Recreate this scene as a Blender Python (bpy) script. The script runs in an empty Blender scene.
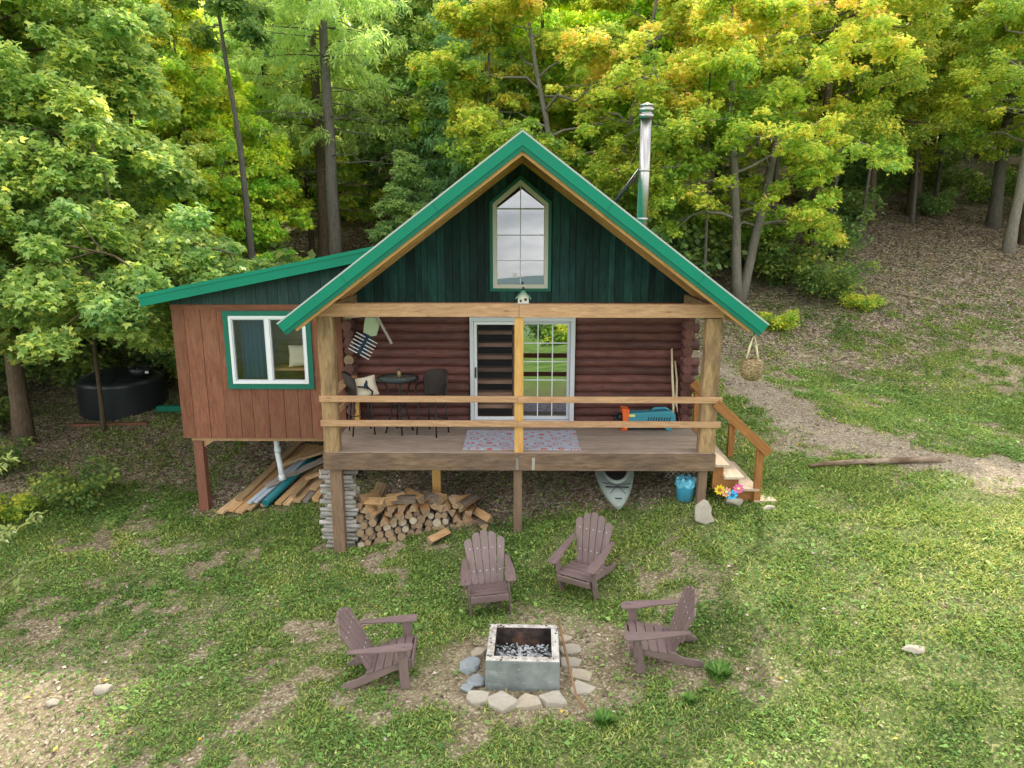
import bpy, math, random
import numpy as np
from mathutils import Vector, Matrix
random.seed(7)
RG = np.random.default_rng(11)
PI = math.pi
SC = bpy.context.scene
COL = SC.collection
R = math.radians

# ------------------------------------------------------------------ noise
_T = np.random.default_rng(3).random((256, 256))
def vn(x, y, s=1.0, o=0):
    x = np.asarray(x, float) / s + o * 17.3; y = np.asarray(y, float) / s + o * 31.7
    xi = np.floor(x).astype(int); yi = np.floor(y).astype(int)
    fx = x - xi; fy = y - yi
    fx = fx * fx * (3 - 2 * fx); fy = fy * fy * (3 - 2 * fy)
    a = _T[xi & 255, yi & 255]; b = _T[(xi + 1) & 255, yi & 255]
    c = _T[xi & 255, (yi + 1) & 255]; d = _T[(xi + 1) & 255, (yi + 1) & 255]
    return (a * (1 - fx) + b * fx) * (1 - fy) + (c * (1 - fx) + d * fx) * fy
def fbm(x, y, s=1.0, o=0, n=4):
    t = 0; a = .5; w = 0
    for k in range(n):
        t = t + a * vn(x, y, s / 2 ** k, o + k); w += a; a *= .55
    return t / w
def sstep(a, b, x):
    t = np.clip((x - a) / (b - a), 0, 1); return t * t * (3 - 2 * t)

# ------------------------------------------------------------------ terrain (deck top is z = 0, the porch front is y = 0)
_CP = np.array([
 (-3.1,0,-1.82),(0,0,-1.4),(3.0,0,-.88),(4.2,0,-.9),(-6.2,2.1,-1.86),(-10,6,-1.06),(-12,4.5,-1.35),(-8,-1.2,-2.0),(-10.5,2.4,-1.75),
 (-1.4,-3.7,-1.76),(-.4,-2,-1.72),(.8,-1.7,-1.64),(1.8,-3.5,-1.68),(0,-3.7,-1.76),(-5.1,-3.4,-2.02),(-5.6,-4.6,-2.1),(0,-4.8,-1.86),(4.8,-5.2,-1.42),
 (4.5,-3.6,-1.2),(6.8,-2.1,-.85),(5.2,-4.5,-1.3),(6.4,1.0,-.56),(7.6,-.4,-.62),(5.2,5.2,0.0),(5.7,2.8,-.3),
 (9.4,6,-.45),(11.8,6,-.5),(11.3,10,.66),(14.2,10,.66),(13.7,15,2.45),(17.3,15,2.47),(17.0,20.5,4.1),(22,20,3.9),(7.0,12,1.3),(10,14,1.95),
 (3,1.9,-.6),(0,1.9,-1.0),(-3,1.9,-1.5),(0,7,-.35),(3,7,.0),(-3,7,-.7),(-4.7,4.7,-1.3),(-7,9,-.5),(-14,10,-.6),(-12,18,1.2),(0,14,1.6),(2,24,4.8),(-10,28,4.2),(14,28,6.2),(-22,12,-.8),
 (0,-10,-2.6),(8,-8,-1.5),(-8,-9,-3.0),(12,-2,-.7),(16,3,-.5),(-16,0,-2.2),(25,10,.5),(-25,30,3.5),(28,30,6.5)], float)
def _k(r2): return np.where(r2 > 1e-9, .5 * r2 * np.log(r2 + 1e-12), 0)
_n = len(_CP)
_K = _k(((_CP[:, None, :2] - _CP[None, :, :2]) ** 2).sum(-1)) + np.eye(_n) * 1.2
_Pm = np.c_[np.ones(_n), _CP[:, :2]]
_A = np.zeros((_n + 3, _n + 3)); _A[:_n, :_n] = _K; _A[:_n, _n:] = _Pm; _A[_n:, :_n] = _Pm.T
_W = np.linalg.solve(_A, np.r_[_CP[:, 2], 0, 0, 0])
def terr(x, y, rough=True):
    x = np.asarray(x, float); y = np.asarray(y, float)
    shp = x.shape; xf = x.ravel(); yf = y.ravel(); z = np.zeros_like(xf)
    for i in range(0, len(xf), 20000):
        a = xf[i:i + 20000]; b = yf[i:i + 20000]
        a = np.clip(a, -32, 34); b2 = np.clip(b, -11, 34)
        r2 = (a[:, None] - _CP[:, 0]) ** 2 + (b2[:, None] - _CP[:, 1]) ** 2
        z[i:i + 20000] = _k(r2) @ _W[:_n] + _W[_n] + _W[_n + 1] * a + _W[_n + 2] * b2
    # beyond the plot: the slope climbs behind, drops to a valley in front, hills on the far side
    z += np.where(yf > 34, (yf - 34) * .22, 0)
    dn = np.clip(-11 - yf, 0, None)
    z += -dn * .10 - np.clip(dn - 25, 0, 110) * .12
    far = sstep(320, 620, -yf); z += far * (85 + 30 * fbm(xf, yf, 190, 5))
    z = z.reshape(shp)
    if rough:
        z = z + (fbm(x, y, 1.3, 1) - .5) * .10 + (fbm(x, y, .35, 2, 2) - .5) * .035
    return z
def tz(x, y): return float(terr(np.array([x]), np.array([y]))[0])

_TR = np.array([(4.6,8.0),(5.0,6.3),(5.7,4.0),(6.4,2.3),(7.6,1.0),(10,.3),(14,.2),(22,.6)])
def track_d(x, y):
    d = np.full(np.shape(x), 1e9)
    for a, b in zip(_TR[:-1], _TR[1:]):
        v = b - a; t = np.clip(((x - a[0]) * v[0] + (y - a[1]) * v[1]) / (v @ v), 0, 1)
        d = np.minimum(d, np.hypot(x - a[0] - t * v[0], y - a[1] - t * v[1]))
    return d
def masks(x, y):
    """grass, track, litter in 0..1"""
    x = np.asarray(x, float); y = np.asarray(y, float)
    n1 = fbm(x, y, 2.6, 7); n2 = fbm(x, y, .7, 9); n3 = fbm(x, y, 5, 4)
    tr = 1 - sstep(.35, 1.25, track_d(x, y) + (n2 - .5) * 1.3 + (n1 - .5) * 1.2 + (fbm(x, y, .28, 15, 3) - .5) * .5)
    # woods floor: everything uphill of the lawn, the strip under the porch and annex
    lit = sstep(0, 1, (y - 5.2 + (n1 - .5) * 3) / 2.5)
    lit = np.where(x > 4, sstep(0, 1, (y - 4.6 - .25 * np.clip(x - 7, 0, 9) + (n1 - .5) * 5) / 4), lit)
    lit = np.maximum(lit, sstep(-9.3, -10.8, x + (n1 - .5) * 2) * sstep(-1, 1.5, y))
    lit = np.maximum(lit, sstep(3.4, 2.6, np.abs(x)) * sstep(-.1, .7, y + (n2 - .5) * .7))
    lit = np.maximum(lit, sstep(-6.9, -6.2, x) * sstep(-2.5, -3.2, x) * sstep(1.5, 2.3, y + (n2 - .5) * .8))
    lit = np.maximum(lit, .75 * sstep(-5.6, -7.4, x) * sstep(2.0, 3.4, y + (n1 - .5) * 2.4))
    n4 = fbm(x, y, .28, 15, 3); g = sstep(.36, .58, .22 * n1 + .33 * n2 + .45 * n4 + .06)
    # worn dirt about the fire pit and on the slope to the left
    pit = np.hypot((x - .25) * .85, (y + 3.1)); g = g * sstep(.65, 1.65, pit + (n2 - .5) * 1.2)
    g = g * (1 - .75 * sstep(1.9, .5, np.hypot(x + 5.9, (y + 4.3) * .8) + (n2 - .5) * 1.6))  # pale dry soil; its colour also stands in for part of the sun patch
    left = sstep(-2, -5.5, x) * sstep(1.5, -1, y); g = g * (1 - .62 * left * sstep(.36, .58, n2 * .35 + n3 * .25 + n4 * .4))
    right = sstep(1.6, 3.4, x) * sstep(2.2, .2, y); g = np.clip(np.maximum(g, right * (.5 + .6 * sstep(.28, .5, n2))), 0, 1)
    g = np.clip(g * (1 - tr) * (1 - .93 * lit), 0, 1)
    bank = sstep(5.5, 8.0, x) * sstep(2.6, 4, y) * sstep(14.5, 8.5, y + (n1 - .5) * 5)
    g = np.maximum(g, bank * (1 - tr) * sstep(.39, .60, n2 * .35 + n1 * .3 + n4 * .35) * .9)
    return g, tr, np.clip(lit * (1 - tr), 0, 1)

# ------------------------------------------------------------------ scene helpers
def children(o): return list(o.children)
def tag(o, label=None, cat=None, group=None, kind=None):
    if label: o['label'] = label
    if cat: o['category'] = cat
    if group: o['group'] = group
    if kind: o['kind'] = kind
    return o
def empty(name, loc=(0,0,0), rz=0, label=None, cat=None, group=None, parent=None):
    o = bpy.data.objects.new(name, None); COL.objects.link(o)
    o.location = loc; o.rotation_euler = (0, 0, rz); o.empty_display_size = .2
    if parent: o.parent = parent
    return tag(o, label, cat, group)
def copy_tree(o, parent=None):
    c = o.copy(); COL.objects.link(c)
    if parent: c.parent = parent
    for ch in children(o): copy_tree(ch, c)
    return c
def frame_of(d, up=(0, 0, 1)):
    d = Vector(d).normalized(); u = Vector(up)
    s = d.cross(u)
    if s.length < 1e-4: s = d.cross(Vector((0, 1, 0)))
    s.normalize(); return d, s, s.cross(d).normalized()

class MB:
    """collects shapes; build() links them as one mesh object with grain coordinates and a tint per shape"""
    def __init__(s): s.v = []; s.f = []; s.l = []; s.t = []; s.m = []; s.sm = []
    def add(s, vs, fs, ls=None, tint=None, mi=0, smooth=False):
        b = len(s.v); t = random.random() if tint is None else tint
        o = Vector((random.uniform(0, 50), random.uniform(0, 50), random.uniform(0, 50)))
        s.v += [tuple(v) for v in vs]; s.f += [[b + i for i in f] for f in fs]
        s.l += [tuple(Vector(l) + o) for l in (ls or vs)]; s.t += [t] * len(vs)
        s.m += ([mi] * len(fs) if isinstance(mi, int) else mi); s.sm += [smooth] * len(fs)
        return s
    def bar(s, p0, p1, w, h, up=(0,0,1), tint=None, mi=0, taper=1.0):
        p0 = Vector(p0); p1 = Vector(p1); d, sd, u = frame_of(p1 - p0, up); L = (p1 - p0).length
        vs = []; ls = []
        for k, p in ((0, p0), (1, p1)):
            q = taper if k else 1
            for a, b in ((-1,-1),(1,-1),(1,1),(-1,1)):
                vs.append(p + sd * (a * w / 2 * q) + u * (b * h / 2 * q)); ls.append((k * L, a * w / 2, b * h / 2))
        return s.add(vs, [(0,1,2,3),(7,6,5,4),(0,4,5,1),(1,5,6,2),(2,6,7,3),(3,7,4,0)], ls, tint, mi)
    def box(s, x0, x1, y0, y1, z0, z1, tint=None, mi=0):
        e = (x1 - x0, y1 - y0, z1 - z0); ax = e.index(max(e)); c = [(x0+x1)/2, (y0+y1)/2, (z0+z1)/2]
        p0 = list(c); p1 = list(c); p0[ax] -= e[ax]/2; p1[ax] += e[ax]/2
        if ax == 0: return s.bar(p0, p1, e[1], e[2], (0,0,1), tint, mi)
        if ax == 1: return s.bar(p0, p1, e[0], e[2], (0,0,1), tint, mi)
        return s.bar(p0, p1, e[0], e[1], (0,1,0), tint, mi)
    def tube(s, pts, rad, n=8, caps=True, tint=None, mi=0, smooth=True, capmi=None, wob=0):
        pts = [Vector(p) for p in pts]
        if not hasattr(rad, '__len__'): rad = [rad] * len(pts)
        vs = []; ls = []; fs = []; L = 0; up = Vector((0, 0, 1))
        for i, p in enumerate(pts):
            d = (pts[min(i+1, len(pts)-1)] - pts[max(i-1, 0)])
            d, sd, u = frame_of(d, up if abs(d.normalized().z) < .95 else (0, 1, 0))
            if i: L += (p - pts[i-1]).length
            for k in range(n):
                a = 2 * PI * k / n; r = rad[i] * (1 + wob * (random.random() - .5))
                vs.append(p + sd * (math.cos(a) * r) + u * (math.sin(a) * r)); ls.append((L, math.cos(a) * rad[i], math.sin(a) * rad[i]))
        for i in range(len(pts) - 1):
            for k in range(n):
                fs.append((i*n+k, i*n+(k+1) % n, (i+1)*n+(k+1) % n, (i+1)*n+k))
        ms = [mi] * len(fs); b = len(s.f)
        if caps:
            fs.append(tuple(reversed(range(n)))); fs.append(tuple((len(pts)-1)*n + k for k in range(n))); ms += [mi if capmi is None else capmi] * 2
        s.add(vs, fs, ls, tint, ms, smooth)
        if caps: s.sm[-1] = s.sm[-2] = False
        return s
    def prism(s, poly, axis, lo, hi, tint=None, mi=0, grain=None):
        n = len(poly); vs = []
        for t in (lo, hi):
            for a, b in poly:
                vs.append({'x': (t, a, b), 'y': (a, t, b), 'z': (a, b, t)}[axis])
        fs = [tuple(range(n)), tuple(reversed(range(n, 2*n)))] + [(i, n+i, n+(i+1) % n, (i+1) % n) for i in range(n)]
        ls = vs
        if grain is not None:
            g, sd, u = frame_of(grain, (0, 1, 0) if abs(Vector(grain).normalized().y) < .9 else (0, 0, 1)); ls = [(Vector(v).dot(g), Vector(v).dot(sd), Vector(v).dot(u)) for v in vs]
        return s.add(vs, fs, ls, tint, mi)
    def lathe(s, prof, c=(0,0,0), n=24, tint=None, mi=0, smooth=True):
        vs = []; fs = []
        for r, z in prof:
            for k in range(n): vs.append((c[0] + r*math.cos(2*PI*k/n), c[1] + r*math.sin(2*PI*k/n), c[2] + z))
        for i in range(len(prof)-1):
            for k in range(n): fs.append((i*n+k, i*n+(k+1) % n, (i+1)*n+(k+1) % n, (i+1)*n+k))
        return s.add(vs, fs, None, tint, mi, smooth)
    def build(s, name, mat, parent=None, bevel=0, loc=None, rot=None):
        me = bpy.data.meshes.new(name); me.from_pydata(s.v, [], s.f)
        mats = mat if isinstance(mat, (list, tuple)) else [mat]
        for m in mats: me.materials.append(m)
        a = me.attributes.new('loc', 'FLOAT_VECTOR', 'POINT'); a.data.foreach_set('vector', np.array(s.l, 'f').ravel())
        a = me.attributes.new('tint', 'FLOAT', 'POINT'); a.data.foreach_set('value', np.array(s.t, 'f'))
        me.polygons.foreach_set('material_index', s.m); me.polygons.foreach_set('use_smooth', s.sm); me.update()
        o = bpy.data.objects.new(name, me); COL.objects.link(o)
        if parent: o.parent = parent
        if loc is not None: o.location = loc
        if rot is not None: o.rotation_euler = rot
        if bevel:
            b = o.modifiers.new('Bevel', 'BEVEL'); b.width = bevel; b.segments = 2; b.limit_method = 'ANGLE'; b.angle_limit = R(40)
        return o

def np_mesh(name, V, F, C, mat, parent=None, nrm=None):
    """V n x 3, F m x k (same k), C n x 3 colours"""
    me = bpy.data.meshes.new(name); k = F.shape[1]
    me.vertices.add(len(V)); me.vertices.foreach_set('co', V.astype('f').ravel())
    me.loops.add(F.size); me.loops.foreach_set('vertex_index', F.astype('i').ravel())
    me.polygons.add(len(F)); me.polygons.foreach_set('loop_start', np.arange(0, F.size, k, dtype='i'))
    a = me.attributes.new('col', 'FLOAT_COLOR', 'POINT'); a.data.foreach_set('color', np.c_[C, np.ones(len(C))].astype('f').ravel())
    me.materials.append(mat); me.update(calc_edges=True)
    o = bpy.data.objects.new(name, me); COL.objects.link(o)
    if parent: o.parent = parent
    return o

# ------------------------------------------------------------------ materials
class NT:
    def __init__(s, name):
        s.mat = bpy.data.materials.new(name); s.mat.use_nodes = True; s.t = s.mat.node_tree; s.t.nodes.clear()
        s.out = s.n('ShaderNodeOutputMaterial')
    def n(s, ty, **kw):
        nd = s.t.nodes.new(ty)
        for k, v in kw.items():
            if k in nd.inputs.keys(): s.set(nd.inputs[k], v)
            else: setattr(nd, k, v)
        return nd
    def set(s, sock, v):
        if isinstance(v, bpy.types.NodeSocket): s.t.links.new(v, sock)
        elif isinstance(v, bpy.types.Node): s.t.links.new(v.outputs[0], sock)
        else:
            if sock.type == 'RGBA' and len(v) == 3: v = (*v, 1)
            sock.default_value = v
    def attr(s, nm, out='Fac'): return s.n('ShaderNodeAttribute', attribute_name=nm).outputs[out]
    def noise(s, vec, scale, detail=4, rough=.55, dist=0, out=0):
        return s.n('ShaderNodeTexNoise', Vector=vec, Scale=scale, Detail=detail, Roughness=rough, Distortion=dist).outputs[out]
    def vmul(s, vec, sc):
        m = s.n('ShaderNodeMapping'); s.set(m.inputs['Vector'], vec); m.inputs['Scale'].default_value = sc; return m.outputs[0]
    def ramp(s, fac, stops, interp='LINEAR'):
        r = s.n('ShaderNodeValToRGB'); s.set(r.inputs[0], fac); r.color_ramp.interpolation = interp
        e = r.color_ramp.elements
        while len(e) < len(stops): e.new(.5)
        for el, (p, c) in zip(e, stops): el.position = p; el.color = (*c, 1) if len(c) == 3 else c
        return r.outputs[0]
    def mix(s, f, a, b, mode='MIX'):
        m = s.n('ShaderNodeMix', data_type='RGBA', blend_type=mode)
        s.set(m.inputs[0], f); s.set(m.inputs[6], a); s.set(m.inputs[7], b); return m.outputs[2]
    def math(s, op, a, b=0.0, clamp=False):
        m = s.n('ShaderNodeMath', operation=op, use_clamp=clamp); s.set(m.inputs[0], a); s.set(m.inputs[1], b); return m.outputs[0]
    def mr(s, v, a, b, c, d):
        m = s.n('ShaderNodeMapRange'); s.set(m.inputs[0], v)
        for i, q in enumerate((a, b, c, d)): m.inputs[i+1].default_value = q
        return m.outputs[0]
    def bump(s, h, strength=.4, dist=.01):
        return s.n('ShaderNodeBump', Height=h, Strength=strength, Distance=dist).outputs[0]
    def pbr(s, col, rough=.7, normal=None, metal=0, spec=.35, **kw):
        p = s.n('ShaderNodeBsdfPrincipled'); s.set(p.inputs['Base Color'], col); s.set(p.inputs['Roughness'], rough)
        p.inputs['Metallic'].default_value = metal; p.inputs['Specular IOR Level'].default_value = spec
        if normal is not None: s.set(p.inputs['Normal'], normal)
        for k, v in kw.items(): s.set(p.inputs[k], v)
        return p.outputs[0]
    def done(s, sh): s.set(s.out.inputs[0], sh); return s.mat

G = 1.25
def wood(name, dark, light, rough=.78, bump=.35, grain=16, blotch=(0, 0, 0), bl=.35, var=.45, long=1.3, spec=.25):
    dark, light, blotch = (tuple(min(.85, x * G) for x in q) for q in (dark, light, blotch))
    t = NT(name); L = t.attr('loc', 'Vector')
    g = t.noise(t.vmul(L, (long, grain, grain)), 3.0, 5, .62, .6)
    c = t.ramp(g, [(.28, dark), (.72, light)])
    b = t.noise(t.vmul(L, (.9, 2.2, 2.2)), 1.7, 4, .6)
    c = t.mix(t.math('MULTIPLY', t.mr(b, .45, .72, 0, 1), bl), c, blotch)
    v = t.math('MULTIPLY', t.mr(t.attr('tint'), 0, 1, 1 - var, 1 + var), t.mr(t.n('ShaderNodeObjectInfo').outputs['Random'], 0, 1, .93, 1.08))
    c = t.mix(1.0, c, t.n('ShaderNodeCombineColor', Red=v, Green=v, Blue=v).outputs[0], 'MULTIPLY')
    k = t.n('ShaderNodeTexVoronoi', Scale=1.0, Vector=t.vmul(L, (1.6, 6, 6)))
    kn = t.mr(k.outputs['Distance'], .04, .10, 1, 0)
    c = t.mix(t.math('MULTIPLY', kn, .6), c, tuple(x * .35 for x in dark))
    return t.done(t.pbr(c, rough, t.bump(g, bump, .006), spec=spec))
def plain(name, col, rough=.6, metal=0, var=.12, scale=9, bump=0.0, spec=.35, dirt=None, da=.4):
    if metal == 0 and max(col) < .7: col = tuple(x * 1.2 for x in col)
    t = NT(name); co = t.n('ShaderNodeTexCoord').outputs['Object']
    nz = t.noise(co, scale, 5, .6)
    c = t.mix(nz, tuple(x * (1 - var) for x in col), tuple(min(1, x * (1 + var)) for x in col))
    if dirt:
        d = t.noise(co, scale * .35, 6, .65); c = t.mix(t.math('MULTIPLY', t.mr(d, .45, .7, 0, 1), da), c, dirt)
    nm = t.bump(nz, bump, .01) if bump else None
    return t.done(t.pbr(c, t.mr(nz, 0, 1, max(0, rough - .08), min(1, rough + .1)), nm, metal, spec))
def leafmat(name, trans=.42, rough=.55, spec=.3, hue=True, var=.12, gain=1.35):
    t = NT(name); c = t.mix(1.0, t.attr('col', 'Color'), (gain,) * 3, 'MULTIPLY')
    if hue:
        oi = t.n('ShaderNodeObjectInfo').outputs['Random']
        h = t.n('ShaderNodeHueSaturation'); t.set(h.inputs['Color'], c)
        t.set(h.inputs['Hue'], t.mr(oi, 0, 1, .5 - var * .12, .5 + var * .12)); t.set(h.inputs['Value'], t.mr(oi, 0, 1, 1 - var, 1 + var)); c = h.outputs[0]
    p = t.pbr(c, rough, spec=spec)
    tc = t.mix(.35, c, t.mix(1.0, c, (1.35, 1.22, .75), 'MULTIPLY'))
    tr = t.n('ShaderNodeBsdfTranslucent'); t.set(tr.inputs[0], tc)
    m = t.n('ShaderNodeMixShader'); m.inputs[0].default_value = trans; t.set(m.inputs[1], p); t.set(m.inputs[2], tr.outputs[0])
    return t.done(m.outputs[0])
def glassmat(name, tint=(.8, .85, .85), refl=.3, rough=.0, wav=.0):
    """window glass: part mirror, part clear"""
    t = NT(name)
    g = t.n('ShaderNodeBsdfGlossy'); g.inputs['Color'].default_value = (.95, .97, 1, 1); g.inputs['Roughness'].default_value = rough
    if wav:
        co = t.n('ShaderNodeTexCoord').outputs['Object']; t.set(g.inputs['Normal'], t.bump(t.noise(co, 1.2, 2), wav, .02))
    tr = t.n('ShaderNodeBsdfTransparent'); tr.inputs[0].default_value = (*tint, 1)
    m = t.n('ShaderNodeMixShader'); m.inputs[0].default_value = refl; t.set(m.inputs[1], tr.outputs[0]); t.set(m.inputs[2], g.outputs[0])
    return t.done(m.outputs[0])

def bark(name, dark, light, sc=9, moss=(.06, .08, .03), ma=.2):
    t = NT(name); L = t.attr('loc', 'Vector')
    v = t.vmul(L, (1.6, 7, 7)); g = t.noise(v, sc * .4, 6, .7, .8)
    c = t.ramp(g, [(.3, dark), (.7, light)])
    m = t.noise(L, 1.3, 4); c = t.mix(t.math('MULTIPLY', t.mr(m, .5, .68, 0, 1), ma), c, moss)
    v = t.mr(t.attr('tint'), 0, 1, .75, 1.2)
    c = t.mix(1.0, c, t.n('ShaderNodeCombineColor', Red=v, Green=v, Blue=v).outputs[0], 'MULTIPLY')
    return t.done(t.pbr(c, .9, t.bump(g, .8, .02), spec=.15))

M = {}
M['log'] = wood('log_stain', (.056, .022, .018), (.145, .056, .045), .62, .3, 9, (.030, .014, .013), .5, .22, spec=.35)
M['logend'] = wood('log_end_wood', (.17, .11, .065), (.33, .23, .135), .85, .2, 10, (.1, .07, .05), .4)
M['gable'] = wood('green_stained_boards', (.005, .021, .021), (.014, .062, .056), .65, .35, 9, (.005, .013, .014), .85, .5)
M['annexgreen'] = wood('dark_green_boards', (.010, .030, .030), (.030, .065, .062), .6, .2, 12, (.012, .03, .03), .3, .2)
M['annex'] = wood('red_brown_boards', (.105, .038, .021), (.205, .082, .048), .72, .3, 7, (.20, .10, .058), .5, .14)
M['annexpost'] = wood('brown_painted_wood', (.13, .05, .03), (.20, .085, .055), .7, .25, 9, (.09, .04, .03), .3, .12)
M['newwood'] = wood('yellow_pine', (.33, .19, .085), (.52, .33, .17), .72, .25, 10, (.42, .22, .09), .3, .12)
M['railwood'] = wood('rail_pine', (.27, .145, .072), (.47, .285, .16), .75, .25, 10, (.22, .14, .09), .35, .12)
M['orange'] = wood('orange_stained_wood', (.17, .068, .02), (.30, .135, .042), .65, .25, 10, (.18, .08, .03), .3, .12)
M['postc'] = wood('golden_post_wood', (.36, .19, .05), (.55, .33, .11), .7, .25, 10, (.3, .15, .05), .3, .1)
M['oldpost'] = wood('rough_hewn_post', (.15, .092, .045), (.37, .245, .125), .85, .6, 7, (.085, .058, .036), .75, .1)
M['legwood'] = wood('weathered_leg_wood', (.11, .068, .044), (.21, .135, .088), .85, .3, 9, (.09, .06, .045), .4, .12)
M['deckband'] = wood('deck_band_wood', (.080, .049, .030), (.195, .128, .083), .82, .5, 9, (.055, .042, .036), .6, .12)
M['deck'] = wood('weathered_deck_boards', (.20, .15, .115), (.36, .285, .225), .85, .3, 12, (.15, .11, .085), .5, .16)
M['tread'] = wood('pale_stair_treads', (.28, .215, .15), (.46, .37, .27), .82, .3, 11, (.2, .15, .1), .4, .12)
M['rafter'] = wood('rafter_pine', (.28, .145, .05), (.48, .28, .11), .7, .25, 10, (.16, .08, .03), .35, .15)
M['greywood'] = wood('grey_weathered_wood', (.15, .13, .11), (.34, .30, .26), .9, .4, 12, (.1, .08, .07), .4, .3)
M['intwood'] = wood('interior_wood', (.22, .12, .05), (.40, .24, .11), .6, .1, 10, (.2, .1, .05), .3, .15)
M['stairint'] = wood('ladder_wood', (.36, .18, .12), (.58, .33, .21), .6, .1, 10)
M['chair'] = wood('purple_brown_lumber', (.125, .084, .080), (.180, .125, .120), .5, .15, 5, (.12, .08, .078), .3, .08, spec=.45)
M['lumber'] = wood('lumber_mixed', (.20, .12, .06), (.46, .32, .17), .8, .3, 11, (.2, .13, .08), .4, .45)
M['metal_green'] = plain('green_metal', (.002, .165, .098), .5, 0, .10, 3, 0, .22, (.008, .115, .07), .3)
M['metal_green2'] = plain('green_metal_trim', (.002, .115, .07), .5, 0, .10, 3, 0, .22, (.008, .08, .05), .25)
M['green_trim'] = plain('green_painted_trim', (.004, .115, .075), .55, 0, .15, 6)
M['edge'] = plain('pale_sheet_edge', (.33, .36, .34), .5, 0, .1)
M['white'] = plain('white_vinyl', (.74, .75, .76), .45, 0, .04)
M['grey_vinyl'] = plain('grey_vinyl', (.50, .51, .54), .5, 0, .05)
M['tan'] = plain('tan_vinyl', (.52, .50, .43), .5, 0, .05)
M['steel'] = plain('stainless_pipe', (.42, .40, .385), .27, 1.0, .10, 4)
M['darkmetal'] = plain('dark_metal', (.025, .025, .028), .45, .3, .2)
M['blackplastic'] = plain('black_plastic', (.012, .015, .018), .38, 0, .2, 2, 0, .5, (.05, .05, .045), .22)
M['dark'] = plain('dark_interior', (.02, .016, .014), .9)
M['curtain'] = plain('blue_curtain_cloth', (.015, .045, .08), .9, 0, .3, 12)
M['cushion'] = plain('cream_cloth', (.60, .52, .40), .9, 0, .08, 20)
M['bird'] = plain('dark_print', (.02, .03, .05), .9)
M['teal'] = plain('teal_plastic', (.04, .21, .27), .4, 0, .08, 5)
M['orangep'] = plain('orange_plastic', (.72, .13, .03), .4, 0, .06)
M['greygreen'] = plain('sage_plastic', (.24, .275, .25), .42, 0, .08, 3, 0, .4, (.22, .26, .22), .4)
M['kayakin'] = plain('kayak_inside', (.07, .10, .09), .6)
M['bucket'] = plain('blue_plastic', (.06, .33, .52), .45, 0, .25, 14, 0, .4, (.3, .5, .6), .4)
M['pvc'] = plain('white_pvc', (.72, .76, .78), .45)
M['stone'] = plain('pale_stone', (.33, .295, .24), .9, 0, .35, 9, .9, .2, (.20, .17, .13), .6)
M['stone2'] = plain('tan_stone', (.35, .295, .225), .9, 0, .35, 8, .9, .2, (.18, .15, .11), .6)
M['stonegrey'] = plain('grey_stone', (.24, .26, .27), .9, 0, .35, 11, .8, .2, (.12, .13, .14), .5)
M['ash'] = plain('ash_and_char', (.45, .47, .48), .95, 0, .6, 60, .6, .1, (.06, .06, .06), .9)
M['stick'] = wood('grey_stick', (.16, .12, .085), (.30, .235, .17), .9, .4, 8)
M['palewood'] = wood('peeled_branch_wood', (.42, .34, .22), (.62, .52, .36), .8, .2, 9)
M['barkwood'] = bark('firewood_bark', (.10, .07, .05), (.26, .2, .15), 9, (.12, .12, .09), .15)
M['bark_grey'] = bark('grey_bark', (.085, .072, .06), (.22, .195, .165))
M['bark_pale'] = bark('pale_bark', (.16, .14, .115), (.36, .32, .27), 9, (.1, .11, .06), .15)
M['bark_brown'] = bark('brown_bark', (.07, .048, .032), (.19, .135, .095))
M['rock'] = M['stone']
M['leaf'] = leafmat('leaves', .55, gain=2.25)
M['leaffar'] = leafmat('woods_leaves', .55, gain=3.4)
M['leafshiny'] = leafmat('near_leaves', .52, .42, .45, gain=3.5)
M['needle'] = leafmat('needles', .5, .6, .2, gain=4.3)
M['grass'] = leafmat('grass_blades', .35, .6, .2, hue=False, gain=2.6)
M['deadleaf'] = leafmat('dead_leaves', .1, .8, .15, hue=False, gain=1.3)
M['glass_annex'] = glassmat('annex_glass', (.85, .88, .88), .05)
M['glass_gable'] = glassmat('gable_glass', (.2, .22, .24), .20)
M['glass_door'] = glassmat('door_glass', (.4, .45, .42), .40)

# fire pit concrete
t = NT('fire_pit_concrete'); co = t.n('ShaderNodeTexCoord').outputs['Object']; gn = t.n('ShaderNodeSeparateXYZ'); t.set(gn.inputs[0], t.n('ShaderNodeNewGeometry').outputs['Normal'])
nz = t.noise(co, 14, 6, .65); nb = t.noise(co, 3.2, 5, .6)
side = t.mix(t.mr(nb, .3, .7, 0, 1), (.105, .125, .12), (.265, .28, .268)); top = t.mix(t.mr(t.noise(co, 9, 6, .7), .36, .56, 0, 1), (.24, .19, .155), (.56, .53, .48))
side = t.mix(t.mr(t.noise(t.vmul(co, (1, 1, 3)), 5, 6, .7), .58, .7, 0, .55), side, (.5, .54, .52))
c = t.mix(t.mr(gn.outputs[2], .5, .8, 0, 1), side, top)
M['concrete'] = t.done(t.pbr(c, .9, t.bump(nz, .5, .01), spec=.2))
t = NT('sooty_concrete'); co = t.n('ShaderNodeTexCoord').outputs['Object']; nb = t.noise(co, 5, 6, .65)
M['soot'] = t.done(t.pbr(t.ramp(nb, [(.3, (.018, .015, .014)), (.52, (.06, .045, .04)), (.72, (.19, .10, .065))]), .95, spec=.1))
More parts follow.
